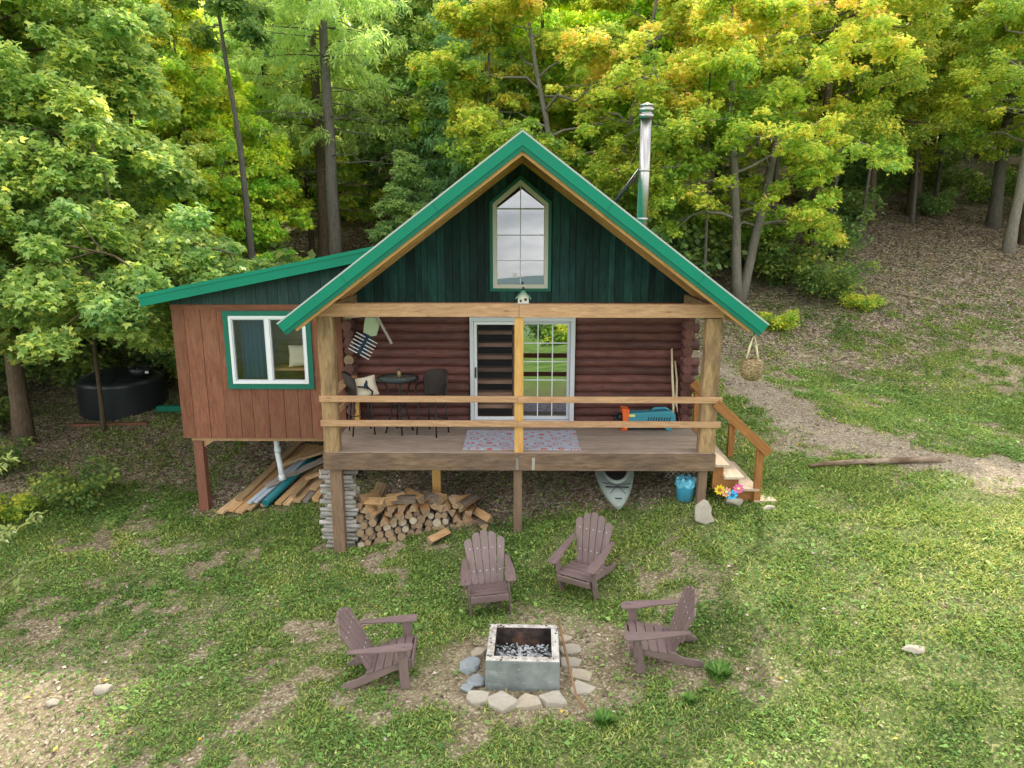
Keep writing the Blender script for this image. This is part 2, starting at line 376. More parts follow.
# patterned rug
t = NT('patterned_rug'); co = t.n('ShaderNodeTexCoord').outputs['Object']
vo = t.n('ShaderNodeTexVoronoi', Vector=t.vmul(co, (3.4, 3.4, 1)), Scale=1.0); vo.inputs['Randomness'].default_value = .3
w = t.math('SINE', t.math('MULTIPLY', vo.outputs['Distance'], 17)); nz = t.noise(co, 13, 4, .7)
c = t.ramp(t.math('ADD', t.mr(w, -1, 1, 0, .72), t.math('MULTIPLY', nz, .36)), [(.18, (.50, .10, .10)), (.32, (.48, .52, .58)), (.5, (.60, .62, .66)), (.62, (.16, .25, .40)), (.76, (.30, .38, .48)), (.95, (.62, .64, .68))])
M['rug'] = t.done(t.pbr(c, .95, spec=.1))
# wicker
t = NT('dark_wicker'); co = t.n('ShaderNodeTexCoord').outputs['Object']
w = t.n('ShaderNodeTexWave', Vector=co, Scale=22, Distortion=1.5); w.bands_direction = 'Z'
M['wicker'] = t.done(t.pbr(t.mix(w.outputs['Fac'], (.015, .011, .010), (.085, .065, .055)), .5, t.bump(w.outputs['Fac'], .5, .01)))
# insect-screen panel: half clear
t = NT('screen_mesh'); tr = t.n('ShaderNodeBsdfTransparent'); tr.inputs[0].default_value = (.72, .74, .76, 1)
g = t.pbr((.05, .055, .06), .6); m = t.n('ShaderNodeMixShader'); m.inputs[0].default_value = .22; t.set(m.inputs[1], tr.outputs[0]); t.set(m.inputs[2], g)
M['screen'] = t.done(m.outputs[0])

# ground
t = NT('ground_soil'); P = t.n('ShaderNodeNewGeometry').outputs['Position']
mk = t.n('ShaderNodeSeparateColor'); t.set(mk.inputs[0], t.attr('col', 'Color'))
nA = t.noise(P, .9, 6, .6); nB = t.noise(P, 6, 8, .72); nC = t.noise(P, 38, 4, .7)
soil = t.ramp(t.math('ADD', t.math('MULTIPLY', nB, .6), t.math('MULTIPLY', nA, .4)), [(.3, (.105, .078, .05)), (.5, (.19, .148, .10)), (.68, (.31, .255, .185))])
soil = t.mix(t.mr(nC, .55, .75, 0, .6), soil, (.36, .31, .24))
vf = t.n('ShaderNodeTexVoronoi', Vector=P, Scale=42.0); vr = t.n('ShaderNodeSeparateColor', Color=vf.outputs['Color']).outputs[0]
soil = t.mix(t.mr(vr, .80, .86, 0, .55), soil, (.42, .37, .29)); soil = t.mix(t.mr(vr, .22, .14, 0, .5), soil, (.07, .055, .04))
grs = t.ramp(nB, [(.3, (.07, .095, .028)), (.5, (.125, .16, .048)), (.72, (.235, .235, .095))])
grs = t.mix(t.mr(nC, .42, .62, .75, 0), grs, (.035, .048, .015)); grs = t.mix(t.mr(vr, .84, .9, 0, .6), grs, (.30, .28, .14)); grs = t.mix(t.mr(t.noise(P, 17, 5, .7), .55, .72, 0, .75), grs, soil)
trk = t.ramp(t.math('ADD', t.math('MULTIPLY', nC, .5), t.math('MULTIPLY', nA, .5)), [(.32, (.11, .085, .064)), (.5, (.205, .165, .128)), (.68, (.33, .275, .22))])
vo = t.n('ShaderNodeTexVoronoi', Vector=P, Scale=15.0)
lt = t.ramp(t.n('ShaderNodeSeparateColor', Color=vo.outputs['Color']).outputs[0], [(.0, (.085, .06, .046)), (.4, (.185, .13, .098)), (.72, (.28, .205, .16)), (.96, (.40, .315, .255))])
lt = t.mix(t.mr(nA, .3, .6, 0, .35), lt, (.08, .058, .045))
thr = t.math('ADD', mk.outputs[0], t.math('MULTIPLY', t.math('SUBTRACT', nB, .5), .9))
trk = t.mix(t.mr(vr, .78, .84, 0, .6), trk, (.42, .36, .29)); trk = t.mix(t.mr(vr, .25, .16, 0, .6), trk, (.085, .066, .05)); trk = t.mix(t.mr(nB, .5, .68, 0, .6), trk, (.15, .118, .09))
lt = t.mix(t.mr(t.noise(P, 2.1, 5, .65), .42, .66, 0, .6), lt, (.085, .066, .05)); lt = t.mix(t.mr(vr, .86, .9, 0, .8), lt, (.46, .40, .33))
c = t.mix(t.mr(thr, .35, .6, 0, .92), soil, grs)
c = t.mix(t.mr(t.math('ADD', mk.outputs[2], t.math('MULTIPLY', t.math('SUBTRACT', nB, .5), .6)), .3, .7, 0, 1), c, lt)
c = t.mix(t.mr(t.math('ADD', mk.outputs[1], t.math('MULTIPLY', t.math('SUBTRACT', nB, .5), .6)), .35, .95, 0, 1), c, trk)
fy_ = t.n('ShaderNodeSeparateXYZ', Vector=P).outputs[1]
c = t.mix(t.mr(fy_, -12, -17, 0, .9), c, t.ramp(nA, [(.3, (.055, .12, .022)), (.5, (.10, .19, .034)), (.7, (.18, .25, .06))]))
fr = t.n('ShaderNodeVectorMath', operation='LENGTH'); t.set(fr.inputs[0], P); c = t.mix(t.mr(fr.outputs['Value'], 250, 520, 0, .85), c, (.20, .27, .33))  # distance haze painted into the colour: far hills fade to blue-grey
c = t.mix(1.0, c, (1.30, 1.31, 1.20), 'MULTIPLY')
bp = t.math('ADD', t.math('MULTIPLY', nB, .7), t.math('MULTIPLY', nC, .3))
M['ground'] = t.done(t.pbr(c, .95, t.bump(bp, .9, .05), spec=.12))

# ------------------------------------------------------------------ ground: one sheet to the horizon
def axis(lo, hi, a, b, st, grow=1.16):
    m = list(np.arange(a, b + 1e-6, st)); s = st; x = b; r = []
    while x < hi: s *= grow; x += s; r.append(x)
    s = st; x = a; l = []
    while x > lo: s *= grow; x -= s; l.append(x)
    return np.array(l[::-1] + m + r)
gx = axis(-900, 900, -13, 18, .13); gy = axis(-1100, 500, -8, 20, .13)
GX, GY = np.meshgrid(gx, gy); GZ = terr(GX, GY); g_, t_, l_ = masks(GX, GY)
far_ = np.hypot(GX, GY) > 60
g_ = np.where(far_ | (GY < -9), .95, g_)
nx, ny = len(gx), len(gy); I = np.arange(nx * ny).reshape(ny, nx)
gF = np.c_[I[:-1, :-1].ravel(), I[:-1, 1:].ravel(), I[1:, 1:].ravel(), I[1:, :-1].ravel()]
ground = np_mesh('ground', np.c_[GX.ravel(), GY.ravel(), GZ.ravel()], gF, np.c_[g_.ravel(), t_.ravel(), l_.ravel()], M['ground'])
ground.data.polygons.foreach_set('use_smooth', [True] * len(gF)); tag(ground, kind='structure')
# the dirt driveway: its own sheet lying on the ground, ragged where the grass creeps in
dx = np.arange(3.2, 17.9, .13); dy = np.arange(-1.8, 8.2, .13); DX, DY = np.meshgrid(dx, dy)
dg, dt, dl = masks(DX, DY); DZ = terr(DX, DY) + .004
I = np.arange(DX.size).reshape(DX.shape); q = np.stack([I[:-1, :-1], I[:-1, 1:], I[1:, 1:], I[1:, :-1]], -1).reshape(-1, 4)
q = q[dt.ravel()[q].min(1) > .45]
u, inv = np.unique(q, return_inverse=True)
dv = np_mesh('driveway', np.c_[DX.ravel(), DY.ravel(), DZ.ravel()][u], inv.reshape(-1, 4), np.c_[dg.ravel(), dt.ravel(), dl.ravel()][u], M['ground'])
dv.data.polygons.foreach_set('use_smooth', [True] * len(q)); tag(dv, kind='structure')

# ------------------------------------------------------------------ the cabin
cabin = empty('log_cabin', (0, 1.9, -.6), 0, 'small brown log cabin with green gable, green metal roof and raised front porch', 'cabin')
class _B(MB):   # cabin parts are written in scene coordinates, then hung under the cabin
    def build(s, name, mat, parent=cabin, bevel=0, **k):
        o = MB.build(s, name, mat, None, bevel); o.parent = parent
        o.matrix_parent_inverse = Matrix.Translation(-Vector((0, 1.9, -.6))); return o
class _S(MB):   # sub-parts: the parent part already sits in scene coordinates
    def build(s, name, mat, parent, bevel=0, **k):
        return MB.build(s, name, mat, parent, bevel)
FW = 1.9      # front wall face
RX, RZ, SL = .03, 4.95, .748
def rz(x, off=0): return RZ - SL * abs(x - RX) - off
DX0, DX1, DTOP = -.93, 1.02, 2.0

# log walls
m = _B(); n_log = 15
for i in range(n_log):
    z = .03 + i * .16; r = .094
    def lg(p0, p1, rr=r, ends=1):
        N = 9; P_ = [Vector(p0).lerp(Vector(p1), k / N) + Vector((0, random.uniform(-.006, .006), random.uniform(-.006, .006))) for k in range(N + 1)]
        m.tube(P_, [rr * random.uniform(.95, 1.05) for _ in P_], 12, True, None, 0)
    e = random.uniform(.16, .32)
    if z < DTOP + .03:
        lg((-3.02 - e, FW + .095, z), (DX0 - .01, FW + .095, z)); lg((DX1 + .01, FW + .095, z), (3.02 + e, FW + .095, z))
    else: lg((-3.02 - e, FW + .095, z), (3.02 + e, FW + .095, z))
m.build('log_wall', M['log'])
for sx in (-1, 1):
    m = _B()
    for i in range(n_log):
        z = -.05 + i * .16
        xs = -3.14 if sx < 0 else 3.07; m.tube([(xs, FW - random.uniform(.10, .30), z), (xs, 4.5, z), (xs, 7.3, z)], .092, 12, True, None, 0, True, 1 if sx < 0 and i in (8, 13) else 0)
    m.build('side_log_wall', [M['log'], M['logend']])
m = _B()
for i in range(n_log): m.tube([(-3.2, 7.0, .03 + i * .16), (3.2, 7.0, .03 + i * .16)], .094, 10)
m.build('rear_log_wall', M['log'])
# floor and inner lining
m = _B(); m.box(-2.9, 2.9, 2.1, 6.9, 2.28, 2.33); m.build('loft_floor', M['intwood'])
m = _B(); m.prism([(-2.9, 2.35), (2.9, 2.35), (RX, rz(RX, .3))], 'y', 4.6, 4.64, grain=(1, 0, 0)); m.build('loft_wall', M['intwood'])
m = _B(); m.box(-2.95, 2.95, 2.0, 6.9, -.22, -.02); m.build('floor', M['intwood'])
m = _B(); m.box(-3.1, 3.1, 2.15, 7.0, -.45, -.23); m.build('floor_joists', M['legwood'])
for x, y in ((-2.7, 6.6), (2.7, 6.6), (-2.7, 3.2), (2.7, 3.2), (0, 3.2), (0, 6.6)):
    m = _B(); m.box(x - .1, x + .1, y - .1, y + .1, tz(x, y) - .3, -.46); m.build('foundation_post', M['legwood'])

# gables (front one shows)
def gable_boards(y0, y1, mat, name):
    m = _B(); x = -3.32; 
    while x < 3.32:
        w = random.choice((.115, .14, .14, .17)); a, b = x + .003, min(x + w, 3.32) - .003
        if b - a > .02:
            lo = 2.28; d = random.uniform(0, .008)
            ta, tb = rz(a, .24), rz(b, .24)
            poly = [(a, lo), (b, lo), (b, tb), (RX, rz(RX, .24)), (a, ta)] if a < RX < b else [(a, lo), (b, lo), (b, tb), (a, ta)]
            if min(ta, tb) > lo:
                hole = [(-.47, 2.55), (.48, 2.55), (.48, 4.0), (.005, 4.41), (-.47, 4.0)]
                if name != 'gable_siding' or b < -.47 or a > .48: m.prism(poly, 'y', y0 - d, y1, grain=(0, 0, 1))
                else:   # boards stop at the window opening
                    ht = lambda x: 4.41 - .863 * abs(x - .005)
                    if a < -.47: m.prism([(a, lo), (-.471, lo), (-.471, rz(-.471, .24)), (a, ta)], 'y', y0 - d, y1, grain=(0, 0, 1)); a = -.47; ta = rz(a, .24)
                    if b > .48: m.prism([(.481, lo), (b, lo), (b, tb), (.481, rz(.481, .24))], 'y', y0 - d, y1, grain=(0, 0, 1)); b = .48; tb = rz(b, .24)
                    m.prism([(a, lo), (b, lo), (b, 2.55), (a, 2.55)], 'y', y0 - d, y1, grain=(0, 0, 1))
                    if a < RX < b: m.prism([(a, ht(a)), (.005, 4.41), (b, ht(b)), (b, tb), (RX, rz(RX, .24)), (a, ta)], 'y', y0 - d, y1, grain=(0, 0, 1))
                    else: m.prism([(a, ht(a)), (b, ht(b)), (b, tb), (a, ta)], 'y', y0 - d, y1, grain=(0, 0, 1))
        x += w
    return m.build(name, mat)
gable_boards(FW - .02, FW + .06, M['gable'], 'gable_siding')
gable_boards(7.02, 7.08, M['gable'], 'rear_gable_siding')

# main roof
Y0, Y1, EX = -.45, 7.6, 3.70
def slope_poly(s, o0, o1, x0=0, x1=EX, cut=True):
    """strip of the roof between two perpendicular offsets, s=-1 left / 1 right"""
    nrm = Vector((SL * s, 0, 1)).normalized(); nx_, nz_ = -nrm.x, -nrm.z
    def pt(x, o): return (RX + s * x + nx_ * o, RZ - SL * x + nz_ * o)
    def top(o): return (RX, RZ - o * math.sqrt(1 + SL * SL))
    a = [top(o0), pt(x1, o0), pt(x1, o1), top(o1)]
    return a if s > 0 else a[::-1]
roof = _B()
for s in (-1, 1): roof.prism(slope_poly(s, .012, .045), 'y', Y0 - .015, Y1, tint=.5)
roof = roof.build('roof', M['metal_green'])
for s in (-1, 1):
    m = _S(); m.prism(slope_poly(s, -.012, .011), 'y', Y0 - .03, Y0 + .05, tint=.5); m.build('drip_edge', M['edge'], roof)
    m = _S(); m.prism(slope_poly(s, .012, .155), 'y', Y0 - .026, Y0 - .016, tint=.5)
    m.prism(slope_poly(s, .046, .14), 'y', Y0 - .015, Y0 + .03, tint=.5); m.build('fascia', M['metal_green'], roof)
    for xs in (1.32, 2.71):
        m = _S(); n_ = Vector((-SL * s, 0, -1)).normalized(); d_ = Vector((s, 0, -SL)).normalized(); c_ = Vector((RX + s * xs, 0, RZ - SL * xs))
        q = [c_ + n_ * .012 - d_ * .006, c_ + n_ * .012 + d_ * .006, c_ + n_ * .155 + d_ * .006, c_ + n_ * .155 - d_ * .006]; m.prism([(p.x, p.z) for p in q], 'y', Y0 - .0295, Y0 - .0265); m.build('seam', M['metal_green2'], roof)
    m = _S(); m.prism(slope_poly(s, .156, .215), 'y', Y0 - .014, Y0 + .03, tint=.3); m.build('fascia', M['metal_green2'], roof)
    m = _S(); m.prism(slope_poly(s, .05, .26, x1=EX - .12), 'y', Y0 + .035, Y0 + .09, grain=(1, 0, -SL * s)); m.build('barge_rafter', M['rafter'], roof)
    for yy in (.28, .9, 1.5):
        m = _S(); m.prism(slope_poly(s, .075, .215, x1=EX - .05), 'y', yy, yy + .045, grain=(1, 0, -SL * s)); m.build('rafter', M['rafter'], roof)
    m = _S(); yb = Y0 + .095
    L = math.hypot(EX, SL * EX); k = 0
    while yb < Y1 - .1:   # soffit boards under the sheet, running down the slope
        m.prism(slope_poly(s, .047, .07, x1=EX - .03), 'y', yb, yb + .145, grain=(1, 0, -SL * s)); yb += .15
    m.build('soffit', M['rafter'], roof)
m = _S(); m.prism([(RX - .16, rz(.19) + .012), (RX, RZ + .025), (RX + .16, rz(.19) + .012), (RX, RZ + .013)], 'y', Y0 - .02, Y1, tint=.4); m.build('ridge_cap', M['darkmetal'], roof)

# gable window
gw = [(-.49, 2.53), (.50, 2.53), (.50, 4.02), (.005, 4.43), (-.49, 4.02)]
def inset(poly, d):
    n = len(poly); out = []
    for i in range(n):
        p0, p, p1 = Vector(poly[i-1]), Vector(poly[i]), Vector(poly[(i+1) % n])
        e0 = (p - p0).normalized(); e1 = (p1 - p).normalized(); n0 = Vector((-e0.y, e0.x)); n1 = Vector((-e1.y, e1.x))
        b = (n0 + n1); out.append(tuple(p + b * (d / (1 + n0.dot(n1)))))
    return out
def ring(mb, outer, inner, y0, y1, **k):
    n = len(outer)
    for i in range(n):
        j = (i + 1) % n; e = Vector(outer[j]) - Vector(outer[i])
        mb.prism([outer[i], outer[j], inner[j], inner[i]], 'y', y0, y1, grain=(e.x, 0, e.y), **k)
win = _B(); ring(win, inset(gw, -.055), inset(gw, -.001), FW - .075, FW + .03, tint=.5); win = win.build('gable_window', M['green_trim'])
m = _S(); ring(m, gw, inset(gw, .075), FW - .09, FW + .03, tint=.5); m.build('frame', M['tan'], win, .006)
ig = inset(gw, .076)
def sheet(mb, poly, y, tilt=0):
    zc = poly[0][1]; mb.add([(a, y + (b - zc) * tilt, b) for a, b in poly], [tuple(range(len(poly)))])
m = _S(); sheet(m, ig, FW - .06, .050); m.build('pane', M['glass_gable'], win)
m = _S()
m.box(-.004, .013, FW - .074, FW - .064, 2.61, 4.33, tint=.5)
for z in (3.02, 3.47, 3.93): m.box(-.41, .42, FW - .073, FW - .063, z, z + .014, tint=.5)
m.build('muntin', M['grey_vinyl'], win)
m = _S(); m.box(-.13, -.05, FW - .0655, FW - .0645, 2.72, 2.80); m.build('sticker', M['white'], win)

# sliding patio door
door = _B()
F0, F1 = FW - .03, FW + .14
door.box(DX0, DX0 + .075, F0, F1, 0.001, DTOP - .08, tint=.5); door.box(DX1 - .085, DX1, F0, F1, 0.001, DTOP - .08, tint=.5); door.box(DX0, DX1, F0, F1, DTOP - .079, DTOP, tint=.5); door.box(DX0 + .08, DX1 - .09, F0, F1, .001, .045, tint=.5)
door = door.build('sliding_door', M['grey_vinyl'], cabin, .006)
p = _S()
x0, x1 = DX0 + .08, .045
for a, b, c, d in ((x0, x0 + .05, .05, DTOP - .085), (x1 - .05, x1, .05, DTOP - .085), (x0 + .051, x1 - .051, DTOP - .14, DTOP - .085), (x0 + .051, x1 - .051, .05, .11)): p.box(a, b, FW + .0, FW + .03, c, d, tint=.5)
p = p.build('screen_panel', M['white'], door)
m = _S(); sheet(m, [(x0 + .052, .112), (x1 - .052, .112), (x1 - .052, DTOP - .142), (x0 + .052, DTOP - .142)], FW + .015); m.build('screen_mesh', M['screen'], p)
m = _S(); m.box(x0 + .012, x0 + .038, FW - .03, FW - .002, .86, 1.06); m.build('handle', M['darkmetal'], p)
p = _S()
x0, x1 = .0, DX1 - .09
for a, b, c, d in ((x0, x0 + .06, .05, DTOP - .085), (x1 - .05, x1, .05, DTOP - .085), (x0 + .061, x1 - .051, DTOP - .14, DTOP - .085), (x0 + .061, x1 - .051, .05, .11)): p.box(a, b, FW + .05, FW + .10, c, d, tint=.5)
p = p.build('glass_panel', M['grey_vinyl'], door)
m = _S(); sheet(m, [(x0 + .062, .112), (x1 - .052, .112), (x1 - .052, DTOP - .142), (x0 + .062, DTOP - .142)], FW + .07, -.004); m.build('pane', M['glass_door'], p)
m = _S(); X0, X1 = x0 + .064, x1 - .054
for k in (1, 2): xx = X0 + (X1 - X0) * k / 3; m.box(xx - .009, xx + .009, FW + .052, FW + .06, .112, DTOP - .143, tint=.5)
for k in range(1, 5): zz = .11 + (DTOP - .25) * k / 5; m.box(X0, X1, FW + .051, FW + .059, zz - .009, zz + .009, tint=.5)
m.build('muntin', M['white'], p)

# porch
dk = _B(); y = .012
while y < FW - .03:
    w = min(.138, FW - .022 - y); dk.box(-3.19, 3.14, y, y + w, -.038, 0.0); y += .142
dk = dk.build('porch_deck', M['deck'])
m = _S(); m.box(-3.21, -.02, -.045, .009, -.285, -.005, tint=.5); m.box(-.017, 3.19, -.045, .009, -.285, -.005, tint=.42); m.box(3.143, 3.19, .012, FW - .03, -.285, -.004); m.box(-3.24, -3.193, .012, FW - .03, -.285, -.004)
m.build('band_beam', M['deckband'], dk, .006)
m = _S()
for x in np.arange(-2.8, 3.0, .6): m.box(x - .02, x + .02, .03, FW, -.24, -.042)
m.build('joist', M['legwood'], dk)
for x, w in ((-.045, .05), (.06, .05), (1.62, .06)):
    pass
m = _S(); m.box(-.06, -.015, -.05, -.047, -.27, -.06); m.build('bracket', M['greywood'], dk)
m = _S(); m.box(.20, .25, -.05, -.047, -.27, -.06); m.build('bracket', M['greywood'], dk)
def post(x, w, d, z0, z1, mat, y=.02, rough=0, nm='porch_post'):
    m = _B()
    if rough:
        N = 12; pr = [(x + random.uniform(-1, 1) * .006, y + d/2, z0 + (z1 - z0) * k / N) for k in range(N + 1)]
        for k in range(N): pass
        vs = []; ls = []; fs = []
        for k, p_ in enumerate(pr):
            ww = w * (1 + random.uniform(-.045, .045)); ch = .025
            for a, b in ((-.5,-.5+ch/w),(-.5+ch/w,-.5),(.5-ch/w,-.5),(.5,-.5+ch/w),(.5,.5-ch/w),(.5-ch/w,.5),(-.5+ch/w,.5),(-.5,.5-ch/w)):
                vs.append((p_[0] + a * ww, p_[1] + b * d, p_[2])); ls.append((p_[2], a * w, b * d))
        for k in range(N):
            for j in range(8): fs.append((k*8+j, k*8+(j+1) % 8, k*8+8+(j+1) % 8, k*8+8+j))
        fs += [tuple(reversed(range(8))), tuple(N*8+j for j in range(8))]
        m.add(vs, fs, ls, .5)
        return m.build(nm, mat)
    m.box(x - w/2, x + w/2, y, y + d, z0, z1, tint=.5); return m.build(nm, mat, cabin, .008)
lp = post(-3.09, .25, .22, .002, 2.23, M['oldpost'], .012, 1); tag(lp, 'rough hewn left corner post of porch')
rp = post(3.06, .25, .22, .002, 2.21, M['oldpost'], .012, 1); tag(rp, 'rough hewn right corner post of porch')
cp = post(-.015, .145, .14, .002, 2.23, M['postc'], .012); tag(cp, 'golden square centre post of porch')
for x, w, z, y in ((-3.05, .20, -1.82, .05), (-.03, .14, -1.4, .05), (3.02, .14, -.88, .05)):
    post(x, w, .14, tz(x, y) - .25, -.287, M['legwood'], y - .02, 0, 'porch_leg')
post(-1.5, .15, .14, tz(-1.5, 1.0) - .2, -.245, M['postc'], 1.0, 0, 'porch_leg')
post(1.5, .15, .14, tz(1.5, 1.2) - .2, -.245, M['legwood'], 1.2, 0, 'porch_leg')
m = _B(); m.box(-3.22, -.018, -.01, .15, 2.235, 2.445, tint=.45); m.box(-.014, 3.19, -.01, .15, 2.225, 2.435, tint=.6); m.build('porch_beam', M['railwood'], cabin, .006)
for s in (-1, 1):
    m = _B(); m.box(s*3.05 - .07, s*3.05 + .07, .155, FW - .0, 2.24, 2.42); m.build('porch_beam', M['oldpost'], cabin)
# front rails and left side rails
for z, h in ((.862, .10), (.455, .10)):
    m = _B(); m.box(-3.23, -.035, -.034, .008, z, z + h, tint=.45); m.box(-.031, 3.24, -.034, .008, z - .006, z + h - .006, tint=.55); m.build('railing', M['railwood'], cabin, .004)
for z in (.80, .46):
    m = _B(); m.box(-3.16, -3.12, .24, FW - .22, z, z + .09); m.build('side_railing', M['railwood'], cabin, .004)
m = _B(); m.box(-3.12, -2.99, FW - .22, FW - .13, 0.001, .90, tint=.5); m.build('rail_post', M['postc'], cabin, .006)
m = _B(); m.box(-3.21, -3.03, .2, FW - .1, .893, .925); m.build('side_railing', M['railwood'], cabin, .004)

# stairs on the right end
st = _B(); st.prism([(3.195, -.29), (3.195, -.225), (3.365, -.225), (3.365, -.435), (3.625, -.435), (3.625, -.64), (3.885, -.64), (3.885, -.84), (4.19, -.84), (4.19, -1.0), (3.9, -1.0), (3.195, -.62)], 'y', .075, .12, grain=(1, 0, -.75), tint=.5); st = st.build('porch_stairs', M['orange'])
tre = [(3.20, 3.40, -.185), (3.37, 3.66, -.395), (3.63, 3.92, -.60), (3.89, 4.22, -.80)]
for x0, x1, z in tre: m = _S(); m.box(x0 - .01, x1 + .03, -.01, 1.78, z - .042, z); m.build('tread', M['tread'], st, .004)
for yy in (1.68,):
    m = _S(); m.prism([(3.195, -.29), (3.195, -.225), (3.365, -.225), (3.365, -.435), (3.625, -.435), (3.625, -.64), (3.885, -.64), (3.885, -.84), (4.19, -.84), (4.19, -1.0), (3.9, -1.0), (3.195, -.62)], 'y', yy, yy + .045, grain=(1, 0, -.75), tint=.5); m.build('stringer', M['orange'], st)
m = _S(); m.box(4.17, 4.20, .055, .085, -1.0, -.836); m.build('iron_leg', M['darkmetal'], st)
for yy, zt, nm in ((.05, .14, 0), (1.62, .07, 1)):
    m = _S(); m.box(3.87, 3.98, yy - .055, yy + .035, -1.05, zt, tint=.5); m.build('newel_post', M['orange'], st, .006)
    m = _S(); m.bar((3.14, yy - .08 if not nm else yy - .08, .86), (4.06, yy - .08, .02), .04, .15, tint=.6); m.build('handrail', M['orange'], st, .006)
m = _S(); m.box(3.20, 3.29, 1.56, 1.65, -.28, .86, tint=.5); m.build('newel_post', M['orange'], st, .006)

# stovepipe
pipe = _B(); PX, PY = 2.49, 3.8
pipe.tube([(PX, PY, 2.7), (PX, PY, 4.55), (PX, PY, 5.72)], .115, 20, True, .5); pipe = pipe.build('stovepipe', M['steel'])
for z in (3.75, 4.7): 
    m = _S(); m.tube([(PX, PY, z), (PX, PY, z + .05)], .121, 20, True, .5); m.build('clamp_band', M['steel'], pipe)
m = _S(); m.lathe([(.115, 5.72), (.15, 5.73), (.15, 5.79), (.12, 5.80), (.12, 5.84), (.155, 5.845), (.155, 5.90), (.12, 5.915), (.12, 5.93), (.145, 5.94), (.15, 5.97), (.05, 6.0), (0, 6.005)], (PX, PY, 0), 24, .5); m.build('rain_cap', M['steel'], pipe)
m = _S(); m.tube([(PX - .12, PY - .02, 4.75), (1.63, 3.3, 3.82)], .018, 8, True, .5); m.build('brace', M['darkmetal'], pipe)
m = _S(); m.tube([(PX - .02, PY + .12, 4.75), (1.75, 4.9, 3.74)], .018, 8, True, .5); m.build('brace', M['darkmetal'], pipe)

# annex
AX0, AX1, AY0, AY1, AZ0 = -6.44, -3.29, 1.9, 5.6, -.33
def az(x): return 3.27 + .2 * (x + 2.62)
ann = _B(); x = AX0; ws = [.22, .33, .31, .24]; k = 0
WX0, WX1, WZ0, WZ1 = -5.38, -3.95, .74, 2.02
while x < AX1 - .01:
    w = min(random.choice((.24, .27, .30)), AX1 - x); a, b = x + .004, x + w - .004; d = random.uniform(0, .006)
    if b > WX0 and a < WX1:
        if a < WX0: ann.box(a, WX0, AY0 - d, AY0 + .03, WZ0, WZ1)
        if b > WX1: ann.box(WX1, b, AY0 - d, AY0 + .03, WZ0, WZ1)
        ann.box(a, b, AY0 - d, AY0 + .03, AZ0, WZ0 - .002); ann.box(a, b, AY0 - d, AY0 + .03, WZ1 + .002, 2.13)
    else: ann.box(a, b, AY0 - d, AY0 + .03, AZ0, 2.13)
    x += w
ann.box(AX0, AX1, AY0 - .016, AY0 + .03, 2.132, 2.225, tint=.55)
ann = ann.build('annex_wall', M['annex'])
m = _B(); x = AX0 + .0
while x < AX1 + .6:
    w = .2; a, b = x + .003, x + w - .003; m.prism([(a, 2.227), (b, 2.227), (b, max(2.23, az(b) - .06)), (a, max(2.23, az(a) - .06))], 'y', AY0 - random.uniform(0, .006), AY0 + .03, grain=(0, 0, 1)); x += w
m.build('annex_gable_siding', M['annexgreen'])
m = _B(); y = AY0 + .032
while y < AY1: m.box(AX0, AX0 + .03, y, min(y + .26, AY1), AZ0, az(AX0) - .08); y += .264
m.build('annex_side_wall', M['annex'])
m = _B(); m.box(AX0, AX1, AY1, AY1 + .03, AZ0, 2.3); m.build('annex_rear_wall', M['annex'])
m = _B(); m.box(AX0 + .032, AX1, AY0 + .032, AY1, AZ0 + .02, -.06); m.build('annex_floor', M['intwood'])
m = _B(); m.box(AX0 + .035, AX1, AY1 - .09, AY1 - .01, -.05, 2.3); 
for i in range(7): m.box(AX0 + .035, AX1, AY0 + 1.35, AY0 + 1.38, .1 + i*.32, .1 + i*.32 + .315)
m.build('annex_lining', M['intwood'])
ar = _B(); ar.prism([(-6.80, az(-6.80)), (-2.0, az(-2.0)), (-2.0, az(-2.0) - .04), (-6.80, az(-6.80) - .04)], 'y', 1.52, 6.0, tint=.5); ar = ar.build('annex_roof', M['metal_green'])
m = _S(); m.prism([(-6.81, az(-6.81) + .006), (-2.0, az(-2.0) + .006), (-2.0, az(-2) - .06), (-6.81, az(-6.81) - .06)], 'y', 1.488, 1.498, tint=.6); m.build('fascia', M['metal_green'], ar)
m = _S(); m.prism([(-6.80, az(-6.8) - .062), (-2.05, az(-2.05) - .062), (-2.05, az(-2.05) - .215), (-6.76, az(-6.76) - .215)], 'y', 1.499, 1.53, tint=.6); m.build('fascia', M['metal_green'], ar)
m = _S(); m.prism([(-6.74, az(-6.74) - .042), (-2.05, az(-2.05) - .042), (-2.05, az(-2.05) - .07), (-6.74, az(-6.74) - .07)], 'y', 1.535, 5.95, grain=(0, 1, 0)); m.build('soffit', M['rafter'], ar)
m = _S(); m.box(-6.80, -6.77, 1.54, 6.0, az(-6.8) - .2, az(-6.8) - .045); m.build('fascia', M['metal_green'], ar)
aw = _B()
ow = [(WX0 - .10, WZ0 - .10), (WX1 + .09, WZ0 - .10), (WX1 + .09, WZ1 + .09), (WX0 - .10, WZ1 + .09)]; iw = [(WX0, WZ0), (WX1, WZ0), (WX1, WZ1), (WX0, WZ1)]
ring(aw, ow, iw, AY0 - .035, AY0 - .008, tint=.5); aw = aw.build('annex_window', M['green_trim'])
m = _S(); i2 = inset(iw, .055); ring(m, inset(iw, .001), i2, AY0 - .05, AY0 + .05, tint=.5); xm = (WX0 + WX1)/2; m.box(xm - .04, xm + .04, AY0 - .046, AY0 + .045, WZ0 + .056, WZ1 - .056, tint=.5); m.build('frame', M['white'], aw, .006)
